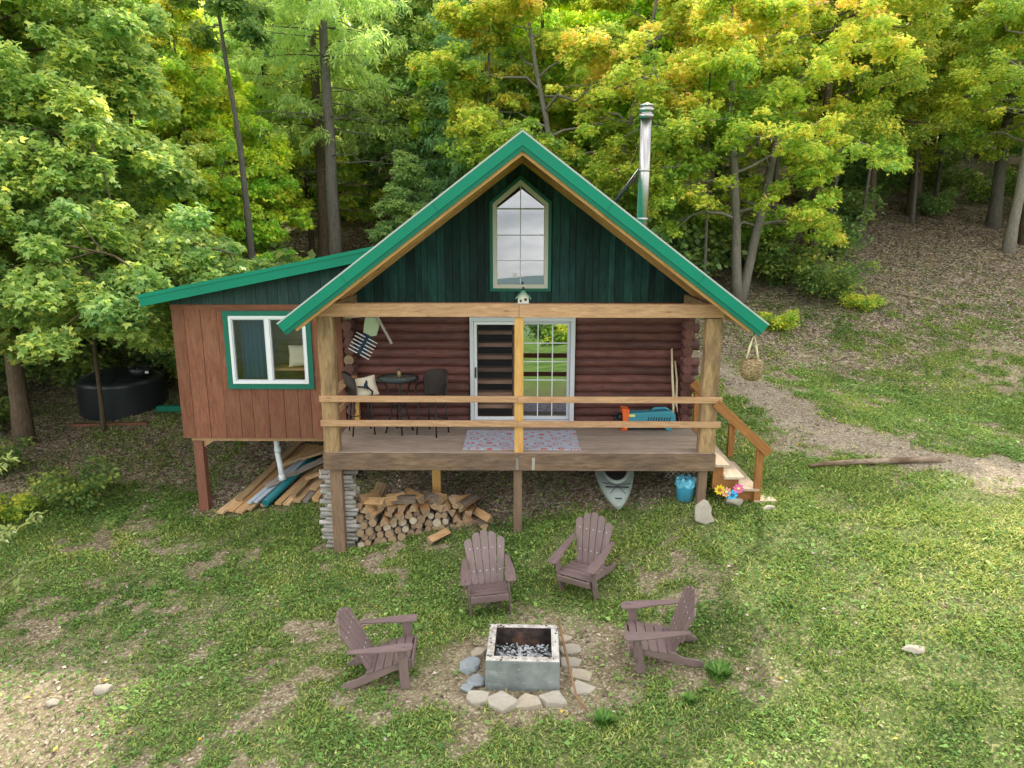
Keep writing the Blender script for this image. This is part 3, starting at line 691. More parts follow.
for a, b in ((WX0 + .056, xm - .041), (xm + .041, WX1 - .056)):
    m = _S(); m.box(a, a + .018, AY0 - .03, AY0 + .03, WZ0 + .057, WZ1 - .057, tint=.2); m.box(b - .018, b, AY0 - .03, AY0 + .03, WZ0 + .057, WZ1 - .057, tint=.2); m.box(a + .019, b - .019, AY0 - .03, AY0 + .03, WZ0 + .057, WZ0 + .075, tint=.2); m.box(a + .019, b - .019, AY0 - .03, AY0 + .03, WZ1 - .075, WZ1 - .057, tint=.2); m.build('sash', M['grey_vinyl'], aw)
    m = _S(); sheet(m, [(a + .019, WZ0 + .076), (b - .019, WZ0 + .076), (b - .019, WZ1 - .076), (a + .019, WZ1 - .076)], AY0 + .0, .01); m.build('pane', M['glass_annex'], aw)
m = _B(); m.box(-6.31, -6.13, 1.98, 2.14, tz(-6.22, 2.06) - .3, AZ0 - .09, tint=.5); m.build('annex_post', M['annexpost'], cabin, .006)
m = _B(); m.box(-6.27, -6.11, 4.9, 5.06, tz(-6.2, 5) - .3, AZ0 - .09, tint=.5); m.build('annex_post', M['annexpost'], cabin, .006)
m = _B(); m.box(-3.5, -3.35, 4.9, 5.06, tz(-3.4, 5) - .3, AZ0 - .09, tint=.5); m.build('annex_post', M['annexpost'], cabin, .006)
m = _B(); m.bar((-6.34, 2.06, AZ0 - .045), (-3.4, 2.06, AZ0 - .045), .12, .085); m.build('annex_beam', M['railwood']); m = _B(); m.bar((-6.34, 5.0, AZ0 - .045), (-3.4, 5.0, AZ0 - .045), .12, .085); m.build('annex_beam', M['railwood']); m = _B(); m.prism([(-6.12, AZ0 - .09), (-5.92, AZ0 - .09), (-6.12, AZ0 - .23)], 'y', 2.03, 2.08); m.build('corner_brace', M['railwood'], cabin)
m = _B(); m.tube([(-4.88, 2.5, AZ0 + .02), (-4.87, 2.5, -.85), (-4.82, 2.44, -1.02), (-4.78, 2.4, -1.32)], .055, 12, True, .5); m.tube([(-4.865, 2.5, -.80), (-4.865, 2.5, -.70)], .066, 12, True, .5); m.tube([(-4.79, 2.41, -1.24), (-4.77, 2.39, -1.36)], .068, 12, True, .5); m.build('drain_pipe', M['pvc'])
# things seen through the glass
ct = empty('curtain', (-5.0, 2.12, .8), 0, 'dark blue curtain gathered inside the annex window', 'curtain')
m = MB(); vs = []; fs = []
for k in range(25):
    xx = -.28 + .55 * k / 24; yy = .03 * math.sin(k * 1.4)
    vs += [(xx, yy, 0), (xx * (.9), yy, 1.3)]
for k in range(24): fs.append((2*k, 2*k+2, 2*k+3, 2*k+1))
m.add(vs, fs, smooth=True); m.build('cloth', M['curtain'], ct)
m = MB(); m.tube([(-.3, 0, 1.31), (1.2, 0, 1.31)], .014, 8); m.build('curtain_rod', M['darkmetal'], ct)
def pillow(name, w, h, th, mat, loc, rot, label, parent=None):
    me_ = MB(); n = 10; vs = []; fs = []
    for s in (-1, 1):
        for i in range(n + 1):
            for j in range(n + 1):
                a, b = i / n * 2 - 1, j / n * 2 - 1
                e = max(0, (1 - a**4) * (1 - b**4)) ** .5
                vs.append((a * w/2 * (1 - .06 * (1 - abs(b))* (abs(a) > .8)), s * th/2 * e, b * h/2 * (1 - .06 * (1 - abs(a)) * (abs(b) > .8))))
    for s in (0, 1):
        o = s * (n+1)**2
        for i in range(n):
            for j in range(n):
                f = (o+i*(n+1)+j, o+i*(n+1)+j+1, o+(i+1)*(n+1)+j+1, o+(i+1)*(n+1)+j); fs.append(f if s == 0 else f[::-1])
    me_.add(vs, fs, tint=.5, smooth=True)
    t_ = empty(name, loc, 0, label, 'cushion'); t_.rotation_euler = rot
    me_.build('cover', mat, t_); return t_
pillow('cushion', .45, .42, .16, M['cushion'], (-4.25, 2.42, 1.18), (R(-14), 0, R(12)), 'cream cushion on the ledge inside the annex window')
sh = empty('window_ledge', (-4.3, 2.42, .0), 0, 'wooden ledge shelf inside the annex window under the cushion', 'shelf')
m = MB(); m.box(-.55, .5, -.18, .2, .92, .965); m.build('shelf_board', M['intwood'], sh)
m = MB(); m.box(-.5, -.44, -.12, .18, -.06, .918); m.box(.4, .46, -.12, .18, -.06, .918); m.build('leg', M['intwood'], sh)
# loft ladder stair behind the screen
la = empty('loft_ladder', (-.45, 2.3, -.02), 0, 'brown open-tread loft ladder behind the screen panel of the sliding door', 'ladder')
for i in range(8):
    m = MB(); z = .22 + i * .235; m.box(-.36, .30, -.12 + i*.03, .10 + i*.03, z, z + .07); m.build('tread', M['stairint'], la)
for xx in (-.40, .34):
    m = MB(); m.bar((xx, -.05, 0), (xx, .30, 2.2), .06, .16, (0, 1, 0)); m.build('side_rail', M['stairint'], la)

# ------------------------------------------------------------------ things on and about the porch
bh = empty('birdhouse', (.05, .07, 2.437), 0, 'tiny green-roofed birdhouse standing on the porch beam under the gable window', 'birdhouse')
m = MB(); m.prism([(-.085, 0), (.085, 0), (.085, .11), (0, .19), (-.085, .11)], 'y', -.06, .06, tint=.5); m.build('box', plain('birdhouse_paint', (.42, .40, .34), .8, 0, .25, 20), bh)
m = MB(); m.prism([(-.125, .085), (-.12, .075), (0, .195), (.12, .075), (.125, .085), (0, .215)], 'y', -.09, .085, tint=.5); m.build('roof', plain('birdhouse_roof', (.10, .24, .17), .7, 0, .3, 15), bh)
m = MB(); m.tube([(.035, -.058, .07), (.035, -.063, .07)], .022, 12); m.tube([(-.04, -.058, .05), (-.04, -.063, .05)], .018, 12); m.build('entrance_hole', M['dark'], bh)
m = MB(); m.box(-.11, .11, -.085, -.0605, -.0, .012); m.build('ledge', M['greywood'], bh)
m = MB(); m.tube([(0, 0, .21), (0, 0, .26)], .018, 8); m.build('finial', M['darkmetal'], bh)

# wall ornament
wo = empty('wall_ornament', (-2.70, 1.555, 1.80), 0, 'sage green wall ornament with striped black and white slats hung on the logs', 'ornament')
m = MB(); m.tube([(.02, .0, .1), (.02, .30, .1)], .012, 6); m.build('hanger', M['darkmetal'], wo)
m = MB(); m.prism([(-.12, -.12), (.12, -.09), (.19, .12), (.14, .24), (-.06, .24), (-.09, .12)], 'y', -.05, .0, tint=.5); m.build('body', plain('sage_paint', (.34, .40, .26), .7), wo)
m = MB(); m.bar((.02, -.07, .27), (-.42, -.07, .24), .03, .03); m.bar((.16, -.07, .25), (.40, -.07, -.23), .04, .04); m.build('stick', M['greywood'], wo)
m = MB(); m.bar((-.01, -.055, -.08), (-.20, -.055, -.42), .20, .012, (0, 1, 0)); m.build('tail_board', M['bird'], wo)
m = MB()
d = Vector((-.19, 0, -.34)).normalized(); sd = Vector((d.z, 0, -d.x))
for i in range(6):
    c_ = Vector((-.03, -.075, -.10)) + d * (.03 + i * .066)
    m.bar(c_ - sd * .21, c_ - sd * .03, .012, .03, (0, 1, 0), .5); m.bar(c_ + sd * .03, c_ + sd * .21, .012, .03, (0, 1, 0), .5)
m.build('white_slats', M['white'], wo)

# bistro set (bar height)
bt = empty('bistro_table', (-2.17, 1.22, .002), R(20), 'round bar-height bistro table with dark rim between two wicker chairs', 'table')
m = MB(); m.lathe([(0, 1.0), (.33, 1.0), (.345, .99), (.345, .975), (.0, .97)], n=32, tint=.5); m.build('table_top', plain('green_glass_top', (.10, .14, .13), .25, 0, .1, 5, 0, .6), bt)
m = MB(); m.lathe([(.345, .965), (.37, .97), (.37, 1.0), (.36, 1.01), (.345, 1.0)], n=32, tint=.5); m.build('rim', M['darkmetal'], bt)
for k in range(4):
    a = k * PI / 2; c_, s_ = math.cos(a), math.sin(a)
    m = MB(); m.tube([(c_*.25, s_*.25, .97), (c_*.12, s_*.12, .62), (c_*.14, s_*.14, .35), (c_*.25, s_*.25, .0)], .016, 8); m.build('leg', M['darkmetal'], bt)
m = MB(); m.lathe([(.13, .46), (.145, .47), (.13, .48), (.12, .47), (.13, .46)], n=20); m.build('ring', M['darkmetal'], bt)
bo = empty('candle_jar', (-2.14, 1.2, 1.006), 0, 'small bronze jar standing on the bistro table', 'jar')
m = MB(); m.lathe([(0, 0), (.032, 0), (.036, .05), (.036, .11), (.022, .13), (0, .135)], n=16); m.build('body', plain('bronze', (.30, .22, .10), .4, .5), bo)
m = MB(); m.lathe([(.02, .136), (.02, .16), (0, .165)], n=12); m.build('stopper', M['darkmetal'], bo)
def wicker_chair(loc, rz_, label):
    c_ = empty('wicker_chair', loc, rz_, label, 'chair', 'wicker chairs at the bistro table')
    m = MB(); vs = []; fs = []; n = 12
    for i in range(n + 1):
        a = R(-68) + R(136) * i / n; xx = .24 * math.sin(a); yy = .20 * math.cos(a) - .0
        top = 1.13 - .10 * abs(i / n * 2 - 1) ** 3
        for rr in (1.0, 1.10):
            vs += [(xx * rr, yy * rr, .68), (xx * rr * 1.06, yy * rr * 1.2, .95), (xx * rr * 1.03, yy * rr * 1.35, top)]
    for i in range(n):
        for q in (0, 3):
            for k in range(2):
                A = i*6 + q + k; fs.append((A, A+6, A+7, A+1) if q == 0 else (A, A+1, A+7, A+6))
        A = i * 6; fs.append((A+2, A+8, A+11, A+5))
    fs += [(0, 1, 4, 3), (1, 2, 5, 4), (n*6, n*6+3, n*6+4, n*6+1), (n*6+1, n*6+4, n*6+5, n*6+2)]
    m.add(vs, fs, smooth=True); m.build('backrest', M['wicker'], c_)
    m = MB(); m.lathe([(0, .67), (.22, .67), (.235, .65), (.225, .62), (0, .62)], (0, -.02, 0), 20); m.build('seat', M['wicker'], c_)
    for sx in (-1, 1):
        m = MB(); m.tube([(sx*.18, -.16, .63), (sx*.21, -.21, 0)], .014, 8); m.build('leg', M['darkmetal'], c_)
        m = MB(); m.tube([(sx*.18, .12, .63), (sx*.21, .18, 0)], .014, 8); m.build('leg', M['darkmetal'], c_)
        m = MB(); m.tube([(sx*.24, .07, .90), (sx*.27, -.10, .88), (sx*.24, -.19, .80), (sx*.19, -.17, .64)], .016, 8); m.build('arm', M['darkmetal'], c_)
    m = MB(); m.tube([(-.2, -.19, .26), (.2, -.19, .26), (.2, .16, .26), (-.2, .16, .26), (-.2, -.19, .26)], .010, 8); m.build('footrest', M['darkmetal'], c_)
    return c_
wicker_chair((-2.85, 1.16, .002), R(112), 'dark wicker bistro chair holding a printed pillow, left of the round table')
wicker_chair((-1.55, 1.14, .002), R(-28), 'empty dark wicker bistro chair right of the round table')
pw = pillow('pillow', .40, .36, .13, M['cushion'], (-2.72, 1.10, .86), (R(-20), R(-8), R(24)), 'cream pillow with a dark bird print propped on the left wicker chair')
m = MB(); m.add([( .0 + a*.9, -.070 - .0, b) for a, b in ((-.05,.0),(-.03,.05),(.0,.07),(.015,.11),(.04,.10),(.045,.06),(.03,.02),(.05,-.04),(.02,-.03),(.0,-.08),(-.015,-.03),(-.06,-.05))], [tuple(range(12))]); m.build('bird_print', M['bird'], pw)

rg = MB(); rg.box(-.98, .98, -.57, .57, 0, .010); rg = rg.build('rug', M['rug'], None, 0, (.03, .745, .001)); tag(rg, 'patterned red blue and grey rug lying on the porch deck by the door', 'rug')

# power tool on the porch
pt = empty('power_tool', (2.28, 1.42, .002), 0, 'teal power tool with an orange collar lying against the log wall', 'power tool')
m = MB(); m.prism([(-.40, .10), (-.30, .05), (.46, .06), (.54, .14), (.53, .31), (.44, .37), (-.36, .33)], 'y', -.11, .11, tint=.5); m.build('body', M['teal'], pt, .02)
m = MB()
for i in range(9): m.prism([(.02 + i*.048, .17), (.036 + i*.048, .17), (.06 + i*.048, .26), (.044 + i*.048, .26)], 'y', -.116, -.108, tint=.5)
m.build('vent', M['dark'], pt)
m = MB(); m.box(-.33, -.20, -.116, -.1105, .27, .31); m.build('sticker', plain('yellow_sticker', (.65, .6, .15), .6), pt)
m = MB(); m.prism([(-.40, .03), (-.33, .03), (-.30, .40), (-.44, .42)], 'y', -.13, .13, tint=.5); m.box(-.43, -.33, -.1, .1, 0, .032); m.build('collar', M['orangep'], pt, .012)
m = MB(); m.tube([(-.42, 0, .24), (-.50, 0, .23)], [.09, .07], 14); m.tube([(-.50, 0, .23), (-.58, 0, .21)], [.04, .035], 12); m.tube([(-.50, -.05, .30), (-.57, -.05, .31)], .025, 8); m.build('nozzle', M['darkmetal'], pt)
m = MB(); m.tube([(.12, 0, .36), (.16, 0, .40), (.36, 0, .405), (.42, 0, .37)], .022, 8); m.build('handle', M['teal'], pt)
m = MB(); m.tube([(.42, -.1, .06), (.42, .1, .06)], .06, 12); m.build('wheel', M['teal'], pt)
def stick(name, pts, rad, mat, label, cat, group=None):
    b = Vector(pts[0]); t_ = empty(name, b, 0, label, cat, group); m = MB(); m.tube([Vector(p) - b for p in pts], rad, 8, True, .5, wob=.15); m.build('shaft', mat, t_); return t_
def one(name, mb, mat, label, cat, group=None, bevel=0, loc=None, rot=None):
    o = mb.build(name, mat, None, bevel, loc, rot); return tag(o, label, cat, group)
m = MB(); m.tube([(2.84, 1.66, .004), (2.85, 1.74, .5), (2.82, 1.80, .95), (2.80, 1.86, 1.43)], [.022, .024, .021, .017], 8, True, .5, wob=.2); one('walking_stick', m, M['palewood'], 'taller pale walking stick leaning on the log wall by the right post', 'stick')
m = MB(); m.tube([(2.98, 1.60, .004), (2.90, 1.72, .4), (2.91, 1.80, .85), (2.87, 1.85, 1.20)], [.020, .022, .019, .015], 8, True, .5, wob=.2); one('walking_stick', m, M['palewood'], 'shorter pale forked walking stick leaning beside the taller one', 'stick')

# wicker lantern hanging from the eave
wl = empty('hanging_basket', (3.57, -.32, 1.30), 0, 'round woven wicker basket hanging from the right end of the eave', 'basket')
m = MB(); m.lathe([(0, .0), (.09, .005), (.15, .06), (.175, .16), (.165, .26), (.12, .33), (.09, .345), (.085, .335), (.155, .25), (.16, .16), (.13, .06), (.0, .02)], n=24)
t = NT('tan_wicker'); co = t.n('ShaderNodeTexCoord').outputs['Object']
w1 = t.n('ShaderNodeTexWave', Vector=co, Scale=16, Distortion=.4); w1.bands_direction = 'Z'
w2 = t.n('ShaderNodeTexVoronoi', Vector=t.vmul(co, (26, 26, 34)), Scale=1.0)
M['tanwicker'] = t.done(t.pbr(t.mix(t.math('MULTIPLY', w1.outputs['Fac'], t.mr(w2.outputs['Distance'], .2, .6, 1.2, .3)), (.13, .085, .04), (.58, .43, .23)), .8, t.bump(w2.outputs['Distance'], .8, .02)))
m.build('bowl', M['tanwicker'], wl)
m = MB()
m.tube([(-.085, 0, .34), (-.05, 0, .52), (0, 0, .72), (.05, 0, .52), (.085, 0, .34)], .018, 6); m.build('handle', M['palewood'], wl)

# under and beside the porch
ky = empty('kayak', (1.58, -.02, -1.02), 0, 'sage green kayak lying bow outward under the porch deck', 'kayak')
prof = [(0, .015, .26, .22), (.18, .11, .27, .15), (.5, .22, .26, .08), (1.0, .33, .25, .03), (1.5, .375, .25, .0), (2.1, .36, .25, .02), (2.7, .22, .28, .1), (3.05, .03, .32, .25)]
vs = []; fs = []; n = 16
for (yy, hw, zt, zb) in prof:
    for k in range(n):
        a = 2*PI*k/n; cx, sz = math.cos(a), math.sin(a)
        xx = hw * (abs(cx) ** .8) * (1 if cx > 0 else -1); zm = zt - .05
        vs.append((xx, yy, zm + (sz * (.05 + .09*min(1, hw*3)) if sz > 0 else sz * (zm - zb)) ))
for i in range(len(prof)-1):
    for k in range(n): fs.append((i*n+k, i*n+(k+1) % n, (i+1)*n+(k+1) % n, (i+1)*n+k))
fs += [tuple(range(n)), tuple(reversed(range((len(prof)-1)*n, len(prof)*n)))]
m = MB(); m.add(vs, fs, tint=.5, smooth=True); h = m.build('hull', M['greygreen'], ky)
sb = h.modifiers.new('Subdivision', 'SUBSURF'); sb.levels = 1; sb.render_levels = 2
m = MB(); vs = []; fs = []
for k in range(20):
    a = 2*PI*k/20; vs += [(.245*math.cos(a), 1.22 + .60*math.sin(a) , .335), (.275*math.cos(a), 1.22 + .64*math.sin(a), .375), (.215*math.cos(a), 1.22 + .56*math.sin(a), .385)]
for k in range(20):
    a, b = 3*k, 3*((k+1) % 20); fs += [(a, b, b+1, a+1), (a+1, b+1, b+2, a+2)]
m.add(vs, fs, tint=.5, smooth=True); m.build('cockpit_rim', M['greygreen'], ky)
m = MB(); m.add([(.215*math.cos(2*PI*k/20), 1.22 + .56*math.sin(2*PI*k/20), .378) for k in range(20)], [tuple(range(20))]); m.build('cockpit_opening', M['dark'], ky)
m = MB(); m.box(-.17, .17, 1.25, 1.6, .379, .40); m.prism([(1.5, .40), (1.65, .40), (1.7, .56), (1.62, .56)], 'x', -.16, .16); m.build('seat', M['kayakin'], ky, .01)
m = MB(); m.tube([(-.19, .52, .335), (.0, .45, .375), (.19, .52, .335)], .012, 6); m.tube([(-.13, .30, .335), (.0, .5, .373), (.24, .66, .335)], .006, 6); m.tube([(.13, .30, .335), (.0, .5, .373), (-.24, .66, .335)], .006, 6); m.build('deck_line', M['darkmetal'], ky)
m = MB(); m.tube([(-.05, .14, .345), (-.04, .09, .365), (.04, .09, .365), (.05, .14, .345)], .011, 6); m.build('bow_handle', M['darkmetal'], ky)
ky.rotation_euler = (R(9), 0, R(-4))
ky.location = (1.60, -.30, tz(1.6, -.1) + .10)

bz = tz(2.82, .26) - .01
bk = empty('bucket', (2.80, .26, bz), 0, 'blue plastic bucket with a crumpled liner beside the right porch leg', 'bucket')
m = MB(); m.lathe([(0, 0), (.14, 0), (.165, .33), (.172, .34), (.165, .35), (.155, .34), (.135, .03), (0, .02)], n=24, tint=.5); m.build('pail', M['bucket'], bk)
m = MB(); vs = []; fs = []
for i, (r_, z_) in enumerate(((.178, .26), (.175, .35), (.13, .39), (.06, .37), (0, .39))):
    for k in range(20): a = 2*PI*k/20; q = 1 + .07 * math.sin(k*2.3 + i*1.7); vs.append((r_*q*math.cos(a), r_*q*math.sin(a), z_ + .03*math.sin(k*1.9 + i)))
for i in range(4):
    for k in range(20): fs.append((i*20+k, i*20+(k+1) % 20, (i+1)*20+(k+1) % 20, (i+1)*20+k))
m.add(vs, fs, tint=.5); m.build('liner', plain('blue_film', (.10, .36, .48), .25, 0, .4, 18, .3, .6), bk)
def rock(name, loc, size, mat, label, seed, rot=0, flat=0, cat='stone', group=None, tilt=(0, 0)):
    rr = random.Random(seed); import bmesh as _b
    bm = _b.new(); _b.ops.create_icosphere(bm, subdivisions=3, radius=1)
    pl = [(Vector((rr.gauss(0,1), rr.gauss(0,1), rr.gauss(0,.8))).normalized(), rr.uniform(.58, .86)) for _ in range(9)]
    if flat: pl.append((Vector((0, 0, 1)), flat))
    for v in bm.verts:
        for n_, d_ in pl:
            e = v.co.dot(n_) - d_
            if e > 0: v.co -= n_ * e
        v.co = Vector((v.co.x * size[0], v.co.y * size[1], v.co.z * size[2]))
    me = bpy.data.meshes.new(name); bm.to_mesh(me); bm.free(); me.materials.append(mat)
    o = bpy.data.objects.new(name, me); COL.objects.link(o); o.location = loc; o.rotation_euler = (tilt[0], tilt[1], rot)
    bv = o.modifiers.new('Bevel', 'BEVEL'); bv.width = .006; bv.segments = 1; bv.angle_limit = R(25)
    return tag(o, label, cat, group)
ss = MB(); ss.prism([(-.17, -.05), (.0, -.12), (.17, -.08), (.11, .06), (.125, .15), (.06, .27), (-.01, .30), (-.16, .20)], 'y', -.06, .06, tint=.5)
for k in range(8, 16): v = ss.v[k]; ss.v[k] = (v[0] * .8, v[1], v[2] * .88)
ss = one('standing_stone', ss, M['stone'], 'upright pale grey stone leaning at the foot of the right porch leg', 'stone', None, .022, (2.95, -.42, tz(2.95, -.42) + .08), (R(-14), 0, R(8)))
rock('stone', (3.55, .0, tz(3.55, 0) + .05), (.16, .11, .12), M['stone'], 'pale stone beside the steps behind the flower stakes', 8)
rock('stone', (4.05, -.2, tz(4.05, -.2) + .02), (.12, .08, .05), M['stone'], 'small flat pale stone at the foot of the porch steps', 9)
rock('stone', (-5.14, -3.37, tz(-5.14, -3.37) + .02), (.14, .10, .08), M['stone'], 'whitish stone lying in the sunlit grass at lower left', 10)
rock('stone', (-5.65, -3.6, tz(-5.65, -3.6) + .01), (.09, .07, .05), M['stone'], 'smaller greyish stone left of the whitish one in the lower left grass', 15)
rock('stone', (4.60, -3.62, tz(4.6, -3.62) + .01), (.16, .10, .04), M['stone'], 'flat pale stone lying alone in the grass to the right of the chairs', 11)
for (x, z, col, pet, nm, k) in ((3.28, -.59, (.75, .55, .03), (.3, .12, .02), 'yellow', 9), (3.39, -.63, (.70, .34, .20), (.75, .6, .3), 'peach', 8), (3.49, -.68, (.03, .40, .66), (.02, .12, .3), 'blue', 8), (3.58, -.57, (.75, .16, .38), (.8, .65, .2), 'pink', 9)):
    gz = tz(x, -.06); fl = empty('flower_stake', (x, -.06, gz - .05), 0, nm + ' metal garden flower on a stake beside the porch steps', 'garden ornament', 'metal flowers by the steps')
    H = z - gz + .05
    m = MB(); m.tube([(0, .01, 0), (0, .01, H)], .007, 6); m.build('stem', M['darkmetal'], fl)
    m = MB()
    for i in range(k):
        a = 2*PI*i/k; c_, s_ = math.cos(a), math.sin(a); p_ = lambda r_, o, q: (c_*r_ - s_*o, q, H + s_*r_ + c_*o)
        m.add([p_(.02, 0, -.012), p_(.06, -.028, -.022), p_(.098, 0, -.012), p_(.06, .028, -.022)], [(0, 1, 2, 3)], tint=.5)
    m.build('petals', plain(nm + '_paint', col, .45, 0, .15), fl)
    m = MB(); m.lathe([(0, .02), (.022, .014), (.03, 0), (0, -.004)], n=12); o = m.build('centre', plain(nm + '_centre', pet, .5), fl); o.rotation_euler = (R(90), 0, 0); o.location = (0, -.016, H)
# wire lattice scraps
def lattice(loc, rot, w, h, label):
    m = MB()
    for i in range(-12, 20):
        for s in (-1, 1):
            pts = []
            x0 = i * .09
            a = Vector((x0, 0, 0)); b = Vector((x0 + s * h, 0, h))
            t0, t1 = 0, 1
            d_ = b.x - a.x
            lo, hi = (0 - a.x) / d_, (w - a.x) / d_
            if lo > hi: lo, hi = hi, lo
            t0, t1 = max(0, lo), min(1, hi)
            if t1 - t0 > .05: m.bar(a.lerp(b, t0) + Vector((0, s*.004, 0)), a.lerp(b, t1) + Vector((0, s*.004, 0)), .022, .006, (0, 1, 0))
    o = m.build('lattice_panel', M['greywood'], None, 0, loc, rot); tag(o, label, 'lattice')
lattice((2.62, .98, -.92), (R(-6), 0, 0), .75, .62, 'grey lattice panel standing in the shade behind the blue bucket')
lattice((-8.45, 6.9, tz(-8.4, 6.9) - .02), (R(-5), 0, R(-8)), 1.3, 1.05, 'pale lattice panel standing between the black tank and the annex')

# black water tank
tkx, tky = -10.38, 6.9
tk = empty('water_tank', (tkx, tky, -1.22), R(15), 'big round black plastic water tank with domed top behind the thin tree', 'water tank')
m = MB(); rr = 1.03
pf = [(0, 0), (rr - .03, 0), (rr, .04)]
for k in range(1, 8): z_ = .04 + k * .125; pf += [(rr, z_ - .03), (rr + .008, z_)]
pf += [(rr, .98), (rr - .05, 1.04)]
for k in range(1, 9): a = k / 8; pf.append(((rr - .05) * (1 - a), 1.04 + .26 * math.sin(a * PI / 2)))
m.lathe(pf, n=48, tint=.5); m.build('body', M['blackplastic'], tk)
for k in range(12):
    m = MB(); a = 2*PI*k/12; c_, s_ = math.cos(a), math.sin(a); m.bar((c_*.95, s_*.95, 1.06), (c_*.52, s_*.52, 1.245), .05, .03, taper=.5); m.build('rib', M['blackplastic'], tk)
m = MB(); m.lathe([(0, 0), (.27, 0), (.27, .16), (.24, .19), (0, .21)], (.55, -.35, 1.14), 24, .5); m.build('lid', M['blackplastic'], tk)
m = MB()
for k in range(8): a = 2*PI*k/8; m.bar((.55 + .2*math.cos(a), -.35 + .2*math.sin(a), 1.34), (.55 + .28*math.cos(a), -.35 + .28*math.sin(a), 1.34), .04, .04)
m.build('lid_lug', M['blackplastic'], tk)
m = MB(); m.box(.72, .80, -.655, -.645, 1.21, 1.27); m.build('label', M['white'], tk)
m = MB(); m.tube([(1.10, -.28, .28), (1.22, -.32, .28)], .06, 12); m.build('outlet', M['blackplastic'], tk)
m = MB(); m.box(1.1, 1.13, -.26, -.2, .22, .28); m.build('sticker', M['white'], tk)
m = MB(); m.bar((0, 0, 0), (1.15, -.1, .04), .14, .14, tint=.5); one('green_pipe_box', m, M['metal_green2'], 'short green box pipe on the ground between tank and annex', 'pipe', None, .01, (tkx + 1.2, tky - .65, tz(tkx + 1.8, tky - .6) + .16))
m = MB(); m.bar((-.9, 0, 0), (.9, .1, .02), .12, .06, tint=.5); one('timber', m, M['annexpost'], 'red-brown timber lying on the ground in front of the black tank', 'timber', None, 0, (tkx + .3, tky - 1.3, tz(tkx + .3, tky - 1.3) + .02))

# lumber stacked on the slope under the annex
def gz(x, y): return tz(x, y)
lum = [ # x0,y0, x1,y1, width, thick, lift, material, word
 (-5.80, 1.72, -4.85, 4.4, .15, .045, .06, 'lumber', None), (-5.62, 1.78, -4.72, 4.3, .15, .045, .07, 'newwood', None), (-5.45, 1.75, -4.62, 4.3, .17, .045, .05, 'newwood', None),
 (-5.28, 1.80, -4.5, 4.2, .15, .04, .06, 'lumber', None), (-5.02, 1.90, -4.1, 4.6, .12, .05, .06, 'lumber', None), (-4.72, 1.88, -4.0, 4.4, .14, .045, .07, 'newwood', None),
 (-4.55, 1.86, -3.9, 4.5, .14, .04, .05, 'lumber', None), (-4.36, 1.92, -3.75, 4.5, .16, .045, .06, 'lumber', None), (-4.18, 1.9, -3.65, 4.3, .12, .06, .05, 'greywood', None),
 (-3.98, 1.88, -3.5, 4.2, .14, .09, .06, 'newwood', None), (-3.80, 1.92, -3.35, 4.2, .10, .09, .06, 'greywood', None), (-3.62, 1.88, -3.2, 4.2, .14, .09, .07, 'newwood', None),
 (-5.55, 2.05, -4.95, 4.6, .16, .04, .15, 'lumber', None), (-5.18, 2.10, -4.3, 4.0, .2, .035, .15, 'greywood', None), (-4.45, 2.0, -3.8, 4.7, .13, .05, .15, 'lumber', None), (-4.10, 2.15, -3.5, 4.6, .18, .04, .15, 'lumber', None),
 (-4.30, 2.35, -3.30, 2.75, .11, .05, .30, 'newwood', 'yellow board laid crosswise on top of the lumber pile under the annex'), (-5.1, 2.35, -4.0, 3.3, .2, .04, .24, 'greywood', 'wide grey board slanting across the lumber pile under the annex'),
 (-5.05, 3.0, -3.4, 4.2, .15, .05, .34, 'lumber', None), (-4.6, 3.1, -3.3, 3.6, .15, .05, .4, 'lumber', None)]
for (x0, y0, x1, y1, w, th, lf, mt, lab) in lum:
    z0, z1 = gz(x0, y0) + lf + .02, gz(x1, y1) + lf + .08
    m = MB(); b = Vector((x0, y0, z0)); m.bar((0, 0, 0), Vector((x1, y1, z1)) - b, w, th)
    one('board', m, M[mt], lab or {'lumber': 'weathered brown board in the lumber pile under the annex', 'newwood': 'yellowish board in the lumber pile under the annex', 'greywood': 'grey board in the lumber pile under the annex'}[mt], 'board', 'lumber stored under the annex', 0, b)
m = MB(); b = Vector((-4.95, 1.83, gz(-4.95, 1.83) + .16)); m.tube([(0, 0, 0), Vector((-4.25, 3.9, gz(-4.25, 3.9) + .3)) - b], .075, 14, True, .5); one('teal_pipe', m, plain('teal_pipe', (.01, .13, .15), .5, 0, .15), 'dark teal pipe lying on the lumber pile under the annex', 'pipe', None, 0, b)
for k in range(2):
    x0 = -5.28 + k * .13; b = Vector((x0, 1.88, gz(x0, 1.88) + .17)); m = MB(); m.bar((0, 0, 0), Vector((x0 + .62, 3.6, gz(x0 + .6, 3.6) + .26)) - b, .09, .03, tint=.5)
    one('trim_strip', m, plain('pale_blue_strip', (.36, .42, .48), .5), ['left', 'right'][k] + ' pale blue trim strip beside the teal pipe in the lumber pile', 'trim strip', 'pale strips in the lumber pile', 0, b)

